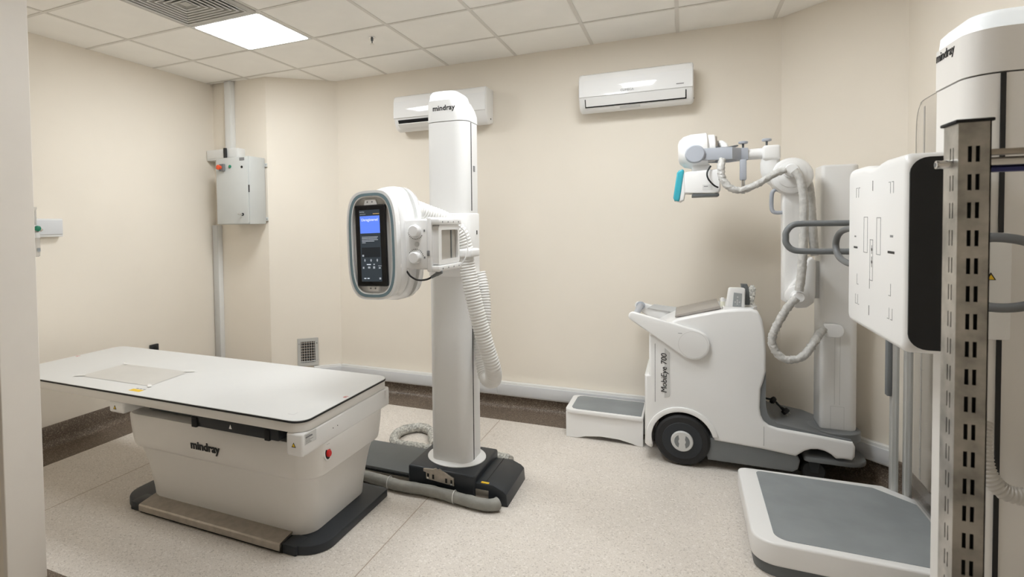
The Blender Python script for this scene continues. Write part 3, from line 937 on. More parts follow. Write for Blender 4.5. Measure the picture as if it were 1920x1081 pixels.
for z, xl, xr, y0_ in ((2.345, -1.412, -1.212, 3.178), (2.385, -1.408, -1.226, 3.182), (2.402, -1.398, -1.242, 3.192), (2.408, -1.375, -1.265, 3.215)):
    cl.append(zr(rrect(xl, xr, y0_, 3.424, (0.04, 0.06, 0.05, 0.05), 7), z))
t.part('light_band', loft(cl), 'cap_light', cpt, ang=60)
t.part('lettering', text('mindray', 0.044, (-1.302, 3.1690, 2.296), (1, 0, 0), (0, 0, 1), 0.0008, 0.0008), 'ink', cpt)
# height carriage around the tower
sl = t.part('height_carriage', prism(rrect(-1.424, -1.160, 3.160, 3.436, (0.05, 0.08, 0.06, 0.06), 7), 'z', 1.285, 1.665, 0.006, 2), 'white', ang=50)
t.part('caution_label', box(-1.1605, -1.158, 3.33, 3.345, 1.535, 1.560), 'ink', sl)
t.part('support_arm', box(-1.375, -1.215, 2.70, 3.165, 1.405, 1.60, 0.03, 3), 'white')
HC = (-1.357, 2.40, 1.505)
def head(bm):
    return rot_about(bm, HC, (0, 1, 0), math.radians(-1.6))
# tube housing: rounded shell behind the ring
hr = []
for y, a, b_, p in ((2.412, 0.118, 0.250, 3.6), (2.42, 0.128, 0.256, 3.6), (2.46, 0.134, 0.262, 3.6), (2.49, 0.132, 0.264, 3.4), (2.51, 0.118, 0.278, 3.0), (2.55, 0.114, 0.288, 3.0), (2.66, 0.114, 0.290, 3.0), (2.72, 0.105, 0.276, 3.0), (2.76, 0.080, 0.24, 3.0)):
    hr.append([(q[0], y, q[1]) for q in superell(-1.345, 1.508, a, b_, p, 56)])
hs_ = t.part('tube_housing', head(loft(hr)), 'gloss', ang=60)
t.part('housing_seam', head(ring_prism(superell(-1.345, 1.508, 0.1365, 0.2865, 3.0, 56), superell(-1.345, 1.508, 0.12, 0.27, 3.0, 56), 'y', 2.5985, 2.600)), 'lgrey', hs_)
rg = [superell(-1.357, 1.505, 0.137, 0.264, 4.2, 64), superell(-1.357, 1.505, 0.106, 0.226, 4.0, 64)]
# ring handle: swept rounded section
def ring_loop(a0, b0, y, p=4.2, n=72):
    return [Vector((q[0], y, q[1])) for q in superell(-1.357, 1.505, a0, b0, p, n)]
hd = t.part('ring_handle', head(ring_prism(superell(-1.357, 1.505, 0.136, 0.263, 3.6, 72), superell(-1.357, 1.505, 0.107, 0.232, 3.6, 72), 'y', 2.372, 2.418)), 'gloss', ang=40)
t.part('ring_inlay', head(ring_prism(superell(-1.357, 1.505, 0.1245, 0.2505, 3.6, 72), superell(-1.357, 1.505, 0.1115, 0.2375, 3.6, 72), 'y', 2.3705, 2.3735)), 'ringblue', hd, label='steel blue ring inlay')
t.part('front_plate', head(prism(superell(-1.357, 1.505, 0.1075, 0.2325, 3.6, 72), 'y', 2.394, 2.414)), 'gloss')
for z in (1.705, 1.305):
    bm = prism([(-1.400, z - 0.022), (-1.320, z - 0.022), (-1.332, z + 0.020), (-1.388, z + 0.020)] if z > 1.5 else [(-1.388, z - 0.022), (-1.332, z - 0.022), (-1.320, z + 0.020), (-1.400, z + 0.020)], 'y', 2.378, 2.396, 0.003, 2)
    br = t.part('screen_bracket', head(bm), 'white')
    for dx in (-0.014, 0.012):
        t.part('screw', head(cyl((-1.36 + dx, 2.3765, z + (0.008 if z > 1.5 else -0.008)), (-1.36 + dx, 2.379, z + (0.008 if z > 1.5 else -0.008)), 0.004, 10)), 'inkgrey', br)
scx, scz = -1.360, 1.503
sc_ = t.part('touch_screen', head(box(scx - 0.083, scx + 0.083, 2.368, 2.392, scz - 0.196, scz + 0.196, 0.007, 3)), 'screen', label='tall black touch screen')
YS = 2.3676
def scr(name, x0_, x1_, z0_, z1_, m, layer=0, bm=None):
    return t.part(name, head(bm or box(scx + x0_, scx + x1_, YS - 0.0004 - 0.0004 * layer, YS + 0.0002, scz + z0_, scz + z1_)), m, sc_)
scr('display_area', -0.056, 0.056, -0.172, 0.172, 'scr_bg')
scr('blue_panel', -0.053, 0.055, 0.060, 0.143, 'scr_blue', 1)
scr('dark_panel', -0.050, 0.052, -0.055, -0.008, 'scr_box', 1)
def stext(body, size, x, z, m='scr_text', bold=0.0, sx=1.0, name='screen_text'):
    bm = text(body, size, (scx + x, YS - 0.0014, scz + z), (1, 0, 0), (0, 0, 1), 0.0002, bold, sx=sx)
    return t.part(name, head(bm), m, sc_)
stext('Unregistered', 0.0185, 0.0, 0.124, bold=0.0002, sx=0.93)
stext('mindray', 0.008, -0.040, 0.163, 'scr_dim')
for k in range(5):
    wid = 0.088 - (0.02 if k == 3 else 0.068 if k == 4 else 0.004 * (k % 2))
    scr('text_line', -0.046, -0.046 + wid, 0.0405 - k * 0.0068, 0.0435 - k * 0.0068, 'scr_dim', 2)
for k in range(4):
    scr('status_icon', -0.050 + k * 0.008, -0.047 + k * 0.008, 0.150, 0.153, 'scr_dim', 2)
scr('status_text', 0.020, 0.054, 0.151, 0.154, 'scr_amber', 2)
for k, x in enumerate((-0.034, 0.0, 0.034)):
    bm = prism([(scx + x - 0.004, scz - 0.070), (scx + x, scz - 0.078), (scx + x + 0.004, scz - 0.070), (scx + x, scz - 0.062)], 'y', YS - 0.0012, YS)
    t.part('menu_icon', head(bm), 'scr_dim', sc_)
scr('menu_label', -0.024, -0.002, -0.092, -0.088, 'scr_text', 2)
scr('menu_label', 0.012, 0.020, -0.092, -0.087, 'scr_dim', 2)
scr('menu_label', 0.038, 0.056, -0.098, -0.096, 'scr_dim', 2)
scr('menu_button', -0.047, -0.039, -0.110, -0.101, 'scr_dim', 2)
scr('menu_button', -0.018, -0.006, -0.109, -0.100, 'scr_dim', 2)
scr('menu_button', 0.010, 0.020, -0.110, -0.099, 'scr_dim', 2)
scr('menu_button', 0.041, 0.051, -0.110, -0.104, 'scr_dim', 2)
scr('footer_text', -0.042, -0.030, -0.159, -0.155, 'scr_text', 2)
scr('footer_text', -0.024, -0.012, -0.159, -0.155, 'scr_text', 2)
scr('footer_icon', 0.042, 0.051, -0.162, -0.153, 'scr_dim', 2)
scr('corner_icon', -0.047, -0.038, -0.052, -0.043, 'scr_dim', 2)
t.part('housing_hub', head(box(-1.262, -1.222, 2.395, 2.62, 1.385, 1.625, 0.012, 3)), 'white')
# collimator
co = t.part('collimator', box(-1.225, -1.092, 2.452, 2.728, 1.386, 1.627, 0.010, 3), 'white')
t.part('collimator_front', box(-1.098, -1.072, 2.440, 2.735, 1.376, 1.635, 0.008, 3), 'gloss')
for z in (1.392, 1.612):
    ra = t.part('accessory_rail', box(-1.074, -1.032, 2.438, 2.736, z - 0.014, z + 0.014, 0.006, 2), 'white')
    for k in range(4):
        y = 2.48 + k * 0.07
        t.part('rivet', cyl((-1.033, y, z), (-1.0305, y, z), 0.004, 10), 'inkgrey', ra)
wf = t.part('window_frame', xform(ring_prism(rrect(2.452, 2.722, 1.408, 1.597, 0.014, 4), rrect(2.486, 2.700, 1.432, 1.574, 0.004, 4), 'x', -1.074, -1.040), lambda c: c), 'gloss')
t.part('window_pane', box(-1.062, -1.052, 2.48, 2.706, 1.428, 1.578), 'glasswin', wf)
t.part('window_bar', box(-1.052, -1.049, 2.63, 2.642, 1.434, 1.572), 'dgrey', wf)
t.part('side_latch', box(-1.096, -1.082, 2.436, 2.444, 1.452, 1.478, 0.002), 'inkgrey', co)
for z in (1.571, 1.443):
    kb = t.part('field_knob', lathe([(0, 0.030), (0.012, 0.030), (0.026, 0.028), (0.030, 0.024)], (-1.160, 2.452, z), (0, -1, 0), 28), 'gloss')
    for k in range(11):
        a = PI * (1.08 + 0.72 * k / 10) if z > 1.5 else PI * (0.08 + 0.72 * k / 10)
        xx, zz = -1.160 + 0.040 * math.cos(a), z + 0.040 * math.sin(a)
        t.part('scale_dot', cyl((xx, 2.4525, zz), (xx, 2.4512, zz), 0.0022, 8), 'ink', co)
    t.part('scale_mark', box(-1.118, -1.110, 2.4508, 2.4525, z - 0.004, z + 0.006), 'inkgrey', co)
t.part('lamp_button', lathe([(0, 0.012), (0.003, 0.012), (0.004, 0.009)], (-1.153, 2.452, 1.507), (0, -1, 0), 20), 'lgrey', co)
t.part('side_mark', box(-1.2235, -1.221, 2.450, 2.4525, 1.49, 1.53), 'dgrey', co)
# cables at the head
ck = spline([(-1.215, 2.46, 1.378), (-1.19, 2.455, 1.352), (-1.15, 2.45, 1.336), (-1.105, 2.45, 1.340), (-1.08, 2.455, 1.352)], 10)
t.part('head_cable', tube(ck, 0.0045, 10), 'ink')
t.part('cable_plug', lathe([(0, 0.004), (0.004, 0.007), (0.030, 0.009), (0.034, 0.011), (0.060, 0.011), (0.065, 0.005)], (-1.085, 2.455, 1.349), (0.85, 0.2, 0.5), 14), 'mgrey')
ck = spline([(-1.058, 2.715, 1.60), (-1.02, 2.74, 1.565), (-1.005, 2.75, 1.50), (-1.01, 2.74, 1.44), (-1.03, 2.73, 1.40), (-1.06, 2.715, 1.385)], 10)
t.part('sensor_cable', tube(ck, 0.0035, 8), 'white')
# corrugated hose from the head over a clip and down beside the tower
hp = [(-1.37, 2.70, 1.69), (-1.335, 2.78, 1.692), (-1.282, 2.86, 1.664), (-1.205, 2.94, 1.622), (-1.145, 2.99, 1.556), (-1.118, 3.01, 1.464), (-1.107, 3.02, 1.358), (-1.082, 3.02, 1.223), (-1.046, 3.03, 1.057), (-1.010, 3.05, 0.905), (-0.984, 3.08, 0.780), (-1.000, 3.13, 0.700), (-1.060, 3.20, 0.690), (-1.098, 3.25, 0.770), (-1.112, 3.28, 0.90), (-1.112, 3.31, 1.06), (-1.13, 3.33, 1.20), (-1.155, 3.34, 1.30)]
t.part('corrugated_hose', hose(hp, 0.048, 0.0165, 0.006, 20), 'hose', ang=80, label='white corrugated cable hose')
t.part('hose_clip', xform(box(-1.178, -1.058, 2.955, 3.10, 1.415, 1.462, 0.012, 3), lambda c: c), 'white')
t.part('clip_arm', box(-1.19, -1.15, 3.05, 3.20, 1.42, 1.46, 0.008, 2), 'white')

# cables lying by the rail
sp_ = [(-2.30, 3.02, 0.036), (-1.95, 3.03, 0.036), (-1.70, 3.012, 0.036), (-1.575, 2.99, 0.038), (-1.47, 2.992, 0.038), (-1.36, 3.0, 0.038), (-1.237, 2.99, 0.038), (-1.10, 2.975, 0.037), (-1.02, 2.97, 0.037), (-0.965, 2.985, 0.037), (-0.935, 3.02, 0.040)]
t = Thing('cable_sleeve', 'grey fabric cable sleeve lying on the floor in front of the tube stand', 'cable', (-1.4, 2.99, 0), K)
t.part('sleeve', wrapped(sp_, 0.033, 0.06, 14, 0.02, 3), 'sleeve', ang=80)
for p in ((-1.62, 3.0), (-1.19, 2.985)):
    t.part('cable_tie', tube([(p[0], p[1] + 0.037 * math.cos(a), 0.0385 + 0.036 * math.sin(a)) for a in [2 * PI * k / 24 for k in range(24)]], 0.0025, 6, True), 'white')
lp = [(-1.60, 3.66, 0.036), (-1.66, 3.75, 0.036), (-1.73, 3.88, 0.036), (-1.83, 3.93, 0.036), (-1.92, 3.86, 0.036), (-1.945, 3.74, 0.036), (-1.91, 3.62, 0.036), (-1.84, 3.56, 0.036), (-1.74, 3.56, 0.036), (-1.62, 3.565, 0.036), (-1.3, 3.60, 0.036), (-1.12, 3.63, 0.036), (-1.03, 3.60, 0.034)]
t = Thing('wrapped_cable', 'looped cable bundle in crumpled clear film behind the black floor rail', 'cable', (-1.75, 3.7, 0), K)
t.part('film_wrap', wrapped(lp, 0.034, 0.10, 12, 0.016, 5), 'film', ang=50)

# ------------------------------------------------------------------ mobile x-ray unit
def arc(cx, cz, r, a0, a1, n):
    return [(cx + r * math.cos(math.radians(a0 + (a1 - a0) * k / n)), cz + r * math.sin(math.radians(a0 + (a1 - a0) * k / n))) for k in range(n + 1)]
MY0, MY1 = 4.060, 4.560
WC = (-0.012, 0.168)
t = Thing('mobile_xray_unit', 'white mobile x-ray unit on wheels with folded arm parked at the back wall', 'x-ray unit', (0.35, 4.3, 0), K)
out = [(-0.238, 0.110), (-0.239, 0.571), (-0.212, 0.578), (-0.212, 0.843), (-0.150, 0.895), (-0.043, 0.958), (0.080, 0.993), (0.208, 1.026), (0.300, 1.040), (0.375, 1.046),
       (0.415, 1.030), (0.436, 0.985), (0.450, 0.90), (0.457, 0.80), (0.457, 0.66), (0.445, 0.605), (0.430, 0.55), (0.426, 0.43), (0.432, 0.385), (0.447, 0.352), (0.475, 0.330), (0.52, 0.318),
       (0.70, 0.305), (0.895, 0.287), (0.908, 0.26), (0.906, 0.20), (0.893, 0.178), (0.850, 0.180)]
out += arc(0.725, 0.10, 0.118, 40, 140, 6)
out += [(0.615, 0.158), (0.435, 0.176), (0.175, 0.190)]
out += [p for p in arc(WC[0], WC[1], 0.186, 12, 200, 16)]
out += [(-0.195, 0.085), (-0.222, 0.095)]
out = list(reversed(out))
t.part('body', cut_corner(prism(out, 'y', MY0, MY1, 0.045, 6), 5.27), 'white', ang=40)
t.part('arch_trim', prism(arc(WC[0], WC[1], 0.216, 14, 196, 24) + arc(WC[0], WC[1], 0.184, 196, 14, 24), 'y', MY0 - 0.012, MY0 + 0.06, 0.004, 2), 'white', ang=50)
ins = [(0.458, 0.665), (0.459, 0.60), (0.457, 0.50), (0.460, 0.44), (0.468, 0.400), (0.486, 0.366), (0.52, 0.344), (0.70, 0.316), (0.893, 0.292)]
inn = [(0.43, 0.655), (0.425, 0.59), (0.412, 0.53), (0.410, 0.43), (0.418, 0.375), (0.436, 0.340), (0.47, 0.320), (0.70, 0.295), (0.89, 0.27)]
t.part('deck_liner', cut_corner(prism(ins + list(reversed(inn)), 'y', MY0 + 0.016, MY1 - 0.016, 0.0), 5.26), 'mgrey', ang=50)
t.part('side_skirt', prism(list(reversed([(0.10, 0.205), (0.435, 0.190), (0.620, 0.170), (0.640, 0.130), (0.628, 0.075), (0.60, 0.055), (0.138, 0.055)])), 'y', MY0 + 0.012, MY1 - 0.012, 0.012, 3), 'mgrey')
bp = rrect(0.66, 0.985, MY0 + 0.02, MY1 - 0.02, (0.03, 0.11, 0.11, 0.03), 8)
t.part('bumper', cut_corner(prism(bp, 'z', 0.128, 0.160, 0.008, 2), 5.28), 'mgrey')
t.part('seam_line', box(-0.176, -0.173, MY0 - 0.0006, MY0 + 0.01, 0.40, 0.79), 'inkgrey')
t.part('deck_seam', box(0.446, 0.448, MY0 - 0.0006, MY0 + 0.01, 0.20, 0.32), 'inkgrey')
# name plate on the side
pl = t.part('name_plate', prism([(-0.118, 0.435), (-0.086, 0.447), (-0.084, 0.735), (-0.116, 0.765)], 'y', MY0 - 0.002, MY0 + 0.002), 'lgrey')
t.part('lettering', text('MobiEye 700', 0.050, (-0.119, MY0 - 0.0030, 0.598), (0, 0, 1), (-1, 0, 0), 0.0008, 0.0, 0.12), 'ink', pl)
# steering handle: two tapered arms and a bar
def capsule(p, r, q, s, n=14):
    P, Q = Vector(p), Vector(q)
    dd = Q - P
    an = math.atan2(dd.y, dd.x)
    be = math.acos((r - s) / dd.length)
    pts = []
    for k in range(n + 1):
        a = an + be + (2 * PI - 2 * be) * k / n
        pts.append((P.x + r * math.cos(a), P.y + r * math.sin(a)))
    for k in range(n + 1):
        a = an - be + (2 * be) * k / n
        pts.append((Q.x + s * math.cos(a), Q.y + s * math.sin(a)))
    return pts
ha = capsule((-0.308, 0.968), 0.030, (0.052, 0.805), 0.098)
for y0_, y1_ in ((MY0 - 0.034, MY0 - 0.0005), (MY1 + 0.0005, MY1 + 0.034)):
    h_ = t.part('handle_arm', prism(ha, 'y', y0_, y1_, 0.010, 3), 'white', ang=50)
    if y0_ < MY0:
        t.part('cover_ring', ring_prism(circ(0.052, 0.805, 0.086, 40), circ(0.052, 0.805, 0.0845, 40), 'y', y0_ - 0.0008, y0_ + 0.004), 'lgrey', h_)
        t.part('print_mark', box(-0.035, -0.012, y0_ - 0.0006, y0_ + 0.001, 0.873, 0.876), 'inkgrey', h_)
t.part('handle_bar', cyl((-0.295, MY0 - 0.01, 0.972), (-0.295, MY1 + 0.01, 0.972), 0.021, 20), 'bgrey')
t.part('handle_socket', cyl((-0.295, MY1 - 0.03, 0.972), (-0.295, MY1 + 0.002, 0.972), 0.030, 20, 0.004), 'bgrey')
t.part('inner_panel', prism([(-0.25, 0.955), (-0.20, 0.985), (0.02, 0.962), (-0.05, 0.93)], 'y', MY1 - 0.012, MY1 + 0.002), 'lgrey')
# sloping display lid
ds = prism([(-0.055, 0.975), (-0.050, 0.990), (0.205, 1.062), (0.213, 1.045), (0.00, 0.985)], 'y', MY0 + 0.06, MY1 - 0.06, 0.004, 2)
t.part('display_lid', xform(ds, lambda c: (c.x, c.y, c.z - 0.012)), 'taupe')
# bin rim at the top
rim_o = [(0.225, MY0 + 0.035), (0.35, MY0 + 0.035), (0.395, MY0 + 0.06), (0.42, MY0 + 0.12), (0.42, MY1 - 0.12), (0.395, MY1 - 0.06), (0.35, MY1 - 0.035), (0.225, MY1 - 0.035)]
rc = (0.30, 4.31)
t.part('bin_rim', ring_prism(rim_o, [(rc[0] + (p[0] - rc[0]) * 0.90, rc[1] + (p[1] - rc[1]) * 0.94) for p in rim_o], 'z', 1.02, 1.050), 'white')
# wheels
for y0_, y1_, s in ((MY0 - 0.018, MY0 + 0.05, -1), (MY1 - 0.05, MY1 + 0.015, 1)):
    yo = y0_ if s < 0 else y1_
    wh = t.part('rear_wheel', lathe([(0, 0.118), (0.004, 0.150), (0.014, 0.163), (0.034, 0.1675), (0.054, 0.163), (0.064, 0.15), (0.066, 0.11)], (WC[0], yo, WC[1]), (0, -s, 0), 48), 'rubber', ang=30)
    if s < 0:
        t.part('wheel_disc', lathe([(0, 0.119), (-0.003, 0.117), (-0.0035, 0.066)], (WC[0], yo, WC[1]), (0, 1, 0), 40), 'navy', wh)
        t.part('hub_cap', lathe([(0, 0.067), (-0.012, 0.065), (-0.016, 0.060)], (WC[0], yo - 0.002, WC[1]), (0, 1, 0), 36), 'lgrey', wh)
        for k in (-1, 1):
            a0 = 0 if k > 0 else 180
            seg_ = arc(WC[0], WC[1], 0.046, a0 - 62, a0 + 62, 10) + arc(WC[0], WC[1], 0.022, a0 + 40, a0 - 40, 4)
            t.part('hub_slot', prism(seg_, 'y', yo - 0.0188, yo - 0.0178), 'mgrey', wh)
for y in (MY0 + 0.075, MY1 - 0.075):
    cs = t.part('front_caster', lathe([(0, 0.03), (0.003, 0.056), (0.012, 0.062), (0.030, 0.062), (0.039, 0.056), (0.042, 0.03)], (0.715, y - 0.021, 0.063), (0, 1, 0), 28), 'rubber')
    t.part('caster_fork', prism([(0.68, 0.15), (0.75, 0.15), (0.735, 0.06), (0.70, 0.06)], 'y', y - 0.032, y - 0.024, 0.002, 1), 'black', cs)
# mast
t.part('mast_base', lathe([(0, 0.136), (0.05, 0.136), (0.055, 0.130), (0.056, 0.1)], (0.832, 4.235, 0.262), (0, 0, 1), 44), 'mgrey')
ma = t.part('mast', prism(rrect(0.752, 0.942, 4.175, 4.375, (0.022, 0.045, 0.045, 0.022), 6), 'z', 0.310, 1.925, 0.014, 3), 'white', ang=50)
for x in (0.826, 0.852):
    t.part('mast_seam', box(x - 0.001, x + 0.001, 4.1745, 4.18, 0.47, 0.92), 'lgrey', ma)
t.part('mast_hatch', ring_prism(rrect(0.806, 0.875, 0.295, 0.46, 0.002, 1), rrect(0.8075, 0.8735, 0.2965, 0.4585, 0.002, 1), 'y', 4.1745, 4.18), 'lgrey', ma)
t.part('cable_anchor', prism(rrect(0.765, 0.862, 0.888, 0.968, (0.012, 0.036, 0.036, 0.012), 6), 'y', 4.12, 4.1745, 0.006, 3), 'gloss', ma)
# arm
lb = [(0.560, 1.12), (0.575, 1.085), (0.615, 1.063), (0.665, 1.068), (0.700, 1.10), (0.708, 1.15), (0.708, 1.35), (0.69, 1.372), (0.668, 1.355), (0.64, 1.28), (0.575, 1.19)]
t.part('pivot_plate', prism(lb, 'y', 4.06, 4.20, 0.010, 3), 'white', ang=50)
t.part('slide_block', box(0.700, 0.757, 4.21, 4.33, 1.11, 1.34, 0.006), 'lgrey')
t.part('lower_arm', prism([(0.548, 1.10), (0.595, 1.072), (0.628, 1.10), (0.66, 1.25), (0.672, 1.80), (0.60, 1.90), (0.545, 1.82)], 'y', 4.10, 4.20, 0.014, 3), 'white', ang=50)
t.part('lower_joint', lathe([(0, 0.062), (0.010, 0.060), (0.014, 0.054)], (0.612, 4.06, 1.14), (0, -1, 0), 36), 'white')
t.part('lower_joint_cap', lathe([(0, 0.034), (0.060, 0.034), (0.066, 0.028)], (0.612, 4.05, 1.137), (0, -1, 0), 30), 'gloss')
t.part('upper_joint', lathe([(0, 0.110), (0.11, 0.110), (0.125, 0.104), (0.13, 0.095)], (0.588, 4.195, 1.862), (0, -1, 0), 44), 'white')
t.part('joint_ring', lathe([(0, 0.078), (0.004, 0.077), (0.006, 0.070)], (0.585, 4.066, 1.868), (0, -1, 0), 36), 'white')
t.part('upper_joint_cap', lathe([(0, 0.040), (0.055, 0.040), (0.062, 0.034)], (0.577, 4.062, 1.890), (0, -1, 0), 30), 'gloss')
el = spline([(0.483, 4.13, 1.975), (0.480, 4.13, 1.93), (0.495, 4.13, 1.875), (0.545, 4.13, 1.845), (0.60, 4.13, 1.85)], 8)
t.part('elbow', tube(el, lambda s: 0.050 + 0.06 * s, 20), 'white')
t.part('arm_head', box(0.436, 0.530, 4.07, 4.19, 1.965, 2.055, 0.016, 3), 'white')
t.part('head_joint', cyl((0.483, 4.13, 1.958), (0.483, 4.13, 1.9655), 0.0475, 28), 'inkgrey')
t.part('cross_tube', cyl((0.345, 4.13, 2.008), (0.445, 4.13, 2.012), 0.034, 24), 'white')
t.part('tube_collar', cyl((0.338, 4.13, 2.008), (0.350, 4.13, 2.008), 0.037, 24, 0.002), 'chrome')
for x, z in ((0.335, 2.078), (0.462, 2.085)):
    kn = t.part('lock_knob', lathe([(0, 0.020), (0.002, 0.026), (0.012, 0.027), (0.016, 0.022)], (x, 4.13, z), (0, 0, 1), 24), 'bgrey')
    t.part('knob_stem', cyl((x, 4.13, z - 0.05), (x, 4.13, z + 0.002), 0.006, 12), 'dgrey', kn)
yk = [(4.03, 0.07), (4.03, 0.262), (4.085, 0.318), (4.085, 0.352), (4.175, 0.352), (4.175, 0.318), (4.235, 0.262), (4.235, 0.07)]
# yoke: U-shaped fork seen from the side, built in plan and given height
plan = [(0.06, 4.015), (0.268, 4.015), (0.322, 4.085), (0.360, 4.090), (0.360, 4.170), (0.322, 4.175), (0.268, 4.245), (0.06, 4.245), (0.06, 4.222), (0.258, 4.222), (0.300, 4.165), (0.300, 4.095), (0.258, 4.038), (0.06, 4.038)]
t.part('yoke', xform(prism(plan, 'z', 1.975, 2.050, 0.004, 2), lambda c: (c.x, c.y, c.z + (0.30 - c.x) * 0.02)), 'bgrey', ang=40)
for y0_, s in ((4.016, -1), (4.244, 1)):
    t.part('yoke_cap', lathe([(0, 0.058), (0.012, 0.057), (0.018, 0.050)], (0.062, y0_, 2.020), (0, s, 0), 36), 'bgrey')
t.part('grip', xform(box(0.312, 0.348, 4.045, 4.078, 1.845, 1.975, 0.008, 2), lambda c: c), 'bgrey')
t.part('grip_rod', cyl((0.331, 4.062, 1.762), (0.331, 4.062, 1.85), 0.010, 16), 'chrome')
# tube housing
t.part('tube_housing', lathe([(0, 0.050), (0.008, 0.075), (0.035, 0.100), (0.08, 0.112), (0.165, 0.114), (0.172, 0.108)], (-0.036, 4.13, 2.045), (1, 0, 0.03), 40), 'white', ang=50)
t.part('housing_cap', lathe([(0, 0.088), (0.040, 0.086), (0.046, 0.080)], (0.134, 4.13, 2.062), (1, 0, 0.03), 36), 'white')
t.part('cap_ring', lathe([(0, 0.060), (0.012, 0.060)], (0.178, 4.13, 2.080), (1, 0, 0.03), 28), 'chrome')
el = spline([(0.18, 4.13, 2.085), (0.215, 4.12, 2.085), (0.230, 4.10, 2.065), (0.232, 4.07, 2.035), (0.225, 4.02, 2.03)], 8)
t.part('cable_elbow', tube(el, 0.022, 14), 'white')
wr = spline([(0.19, 4.10, 2.06), (0.24, 4.06, 2.055), (0.29, 4.07, 2.062), (0.30, 4.11, 2.066), (0.26, 4.15, 2.058)], 8)
t.part('wire_bundle', tube(wr, 0.005, 8), 'mgrey')
t.part('neck', box(0.045, 0.15, 4.07, 4.19, 1.90, 1.96, 0.01, 2), 'white')
co = t.part('collimator', prism([(0.0, 1.775), (0.17, 1.768), (0.198, 1.775), (0.206, 1.79), (0.204, 1.912), (0.195, 1.92), (0.02, 1.912), (0.0, 1.905)], 'y', 4.02, 4.235, 0.010, 3), 'white', ang=40)
t.part('label_plate', box(0.105, 0.160, 4.0188, 4.0205, 1.792, 1.826), 'paper', co)
t.part('label_print', box(0.112, 0.135, 4.0180, 4.0190, 1.812, 1.817), 'inkgrey', co)
t.part('accessory_rail', box(0.045, 0.198, 4.025, 4.23, 1.752, 1.769, 0.003), 'dgrey', co)
t.part('front_handle', prism([(-0.060, 1.745), (-0.052, 1.728), (-0.022, 1.722), (0.0, 1.735), (0.006, 1.775), (0.000, 1.90), (-0.012, 1.905), (-0.018, 1.79), (-0.03, 1.765)], 'y', 4.02, 4.235, 0.010, 3), 'white', ang=40)
t.part('teal_front', prism([(-0.064, 1.748), (-0.057, 1.730), (-0.030, 1.724), (-0.024, 1.74), (0.000, 1.918), (-0.006, 1.928), (-0.028, 1.925), (-0.042, 1.908)], 'y', 4.012, 4.243, 0.010, 3), 'teal', ang=40, label='teal front trim')
bk = spline([(0.150, 4.015, 1.94), (0.130, 3.99, 1.90), (0.135, 3.985, 1.86), (0.165, 3.99, 1.82), (0.190, 4.01, 1.805)], 8)
t.part('black_lead', tube(bk, 0.005, 8), 'ink')
c1 = [(0.215, 4.02, 1.975), (0.205, 3.985, 1.93), (0.214, 3.975, 1.854), (0.256, 3.97, 1.797), (0.313, 3.97, 1.781), (0.396, 3.97, 1.813), (0.479, 3.97, 1.867), (0.545, 3.975, 1.893)]
t.part('upper_cable', wrapped(c1, 0.020, 0.20, 16, 0.007, 11), 'wrap', ang=60, label='grey wrapped cable')
c2 = [(0.585, 3.985, 1.885), (0.610, 3.98, 1.85), (0.624, 3.98, 1.79), (0.633, 3.98, 1.695), (0.634, 3.985, 1.539), (0.627, 3.985, 1.32), (0.614, 3.99, 1.175)]
t.part('middle_cable', wrapped(c2, 0.023, 0.07, 14, 0.012, 12), 'wrap', ang=60)
c3 = [(0.600, 3.985, 1.135), (0.564, 3.98, 1.09), (0.524, 3.98, 1.015), (0.484, 3.98, 0.916), (0.479, 3.98, 0.851), (0.512, 3.98, 0.789), (0.566, 3.98, 0.765), (0.634, 3.99, 0.788), (0.691, 4.03, 0.86), (0.745, 4.11, 0.922), (0.775, 4.15, 0.928)]
t.part('lower_cable', wrapped(c3, 0.022, 0.19, 16, 0.007, 13), 'wrap', ang=60, label='grey wrapped cable loop')
c4_ = [(0.668, 4.13, 1.85), (0.684, 4.12, 1.78), (0.694, 4.12, 1.633), (0.708, 4.14, 1.472), (0.722, 4.17, 1.374)]
t.part('rear_cable', wrapped(c4_, 0.024, 0.06, 12, 0.014, 14), 'wrap', ang=60)
uh = spline([(0.552, 4.13, 1.782), (0.515, 4.13, 1.784), (0.496, 4.13, 1.772), (0.490, 4.13, 1.745), (0.489, 4.13, 1.68), (0.496, 4.13, 1.652), (0.515, 4.13, 1.642), (0.552, 4.13, 1.642)], 6)
t.part('arm_handle', tube(uh, 0.0115, 12), 'bgrey')
# mains lead hanging in front of the deck
pg = spline([(0.44, 4.30, 0.435), (0.48, 4.30, 0.433), (0.525, 4.30, 0.425), (0.552, 4.30, 0.400), (0.572, 4.30, 0.378)], 8)
ld = t.part('power_lead', tube(pg, 0.0065, 10), 'ink')
t.part('cord_stop', lathe([(0, 0.006), (0.008, 0.022), (0.018, 0.025), (0.030, 0.018), (0.034, 0.006)], (0.508, 4.30, 0.434), (0.8, 0, -0.45), 20), 'ink', ld)
t.part('plug', lathe([(0, 0.008), (0.02, 0.011), (0.024, 0.022), (0.045, 0.024), (0.046, 0.010)], (0.566, 4.30, 0.386), (0.72, 0, -0.69), 18), 'ink', ld)
for k in (-1, 1):
    t.part('plug_pin', cyl((0.598 + k * 0.007, 4.30, 0.354 + k * 0.007), (0.612 + k * 0.007, 4.30, 0.340 + k * 0.007), 0.0024, 8), 'chrome', ld)

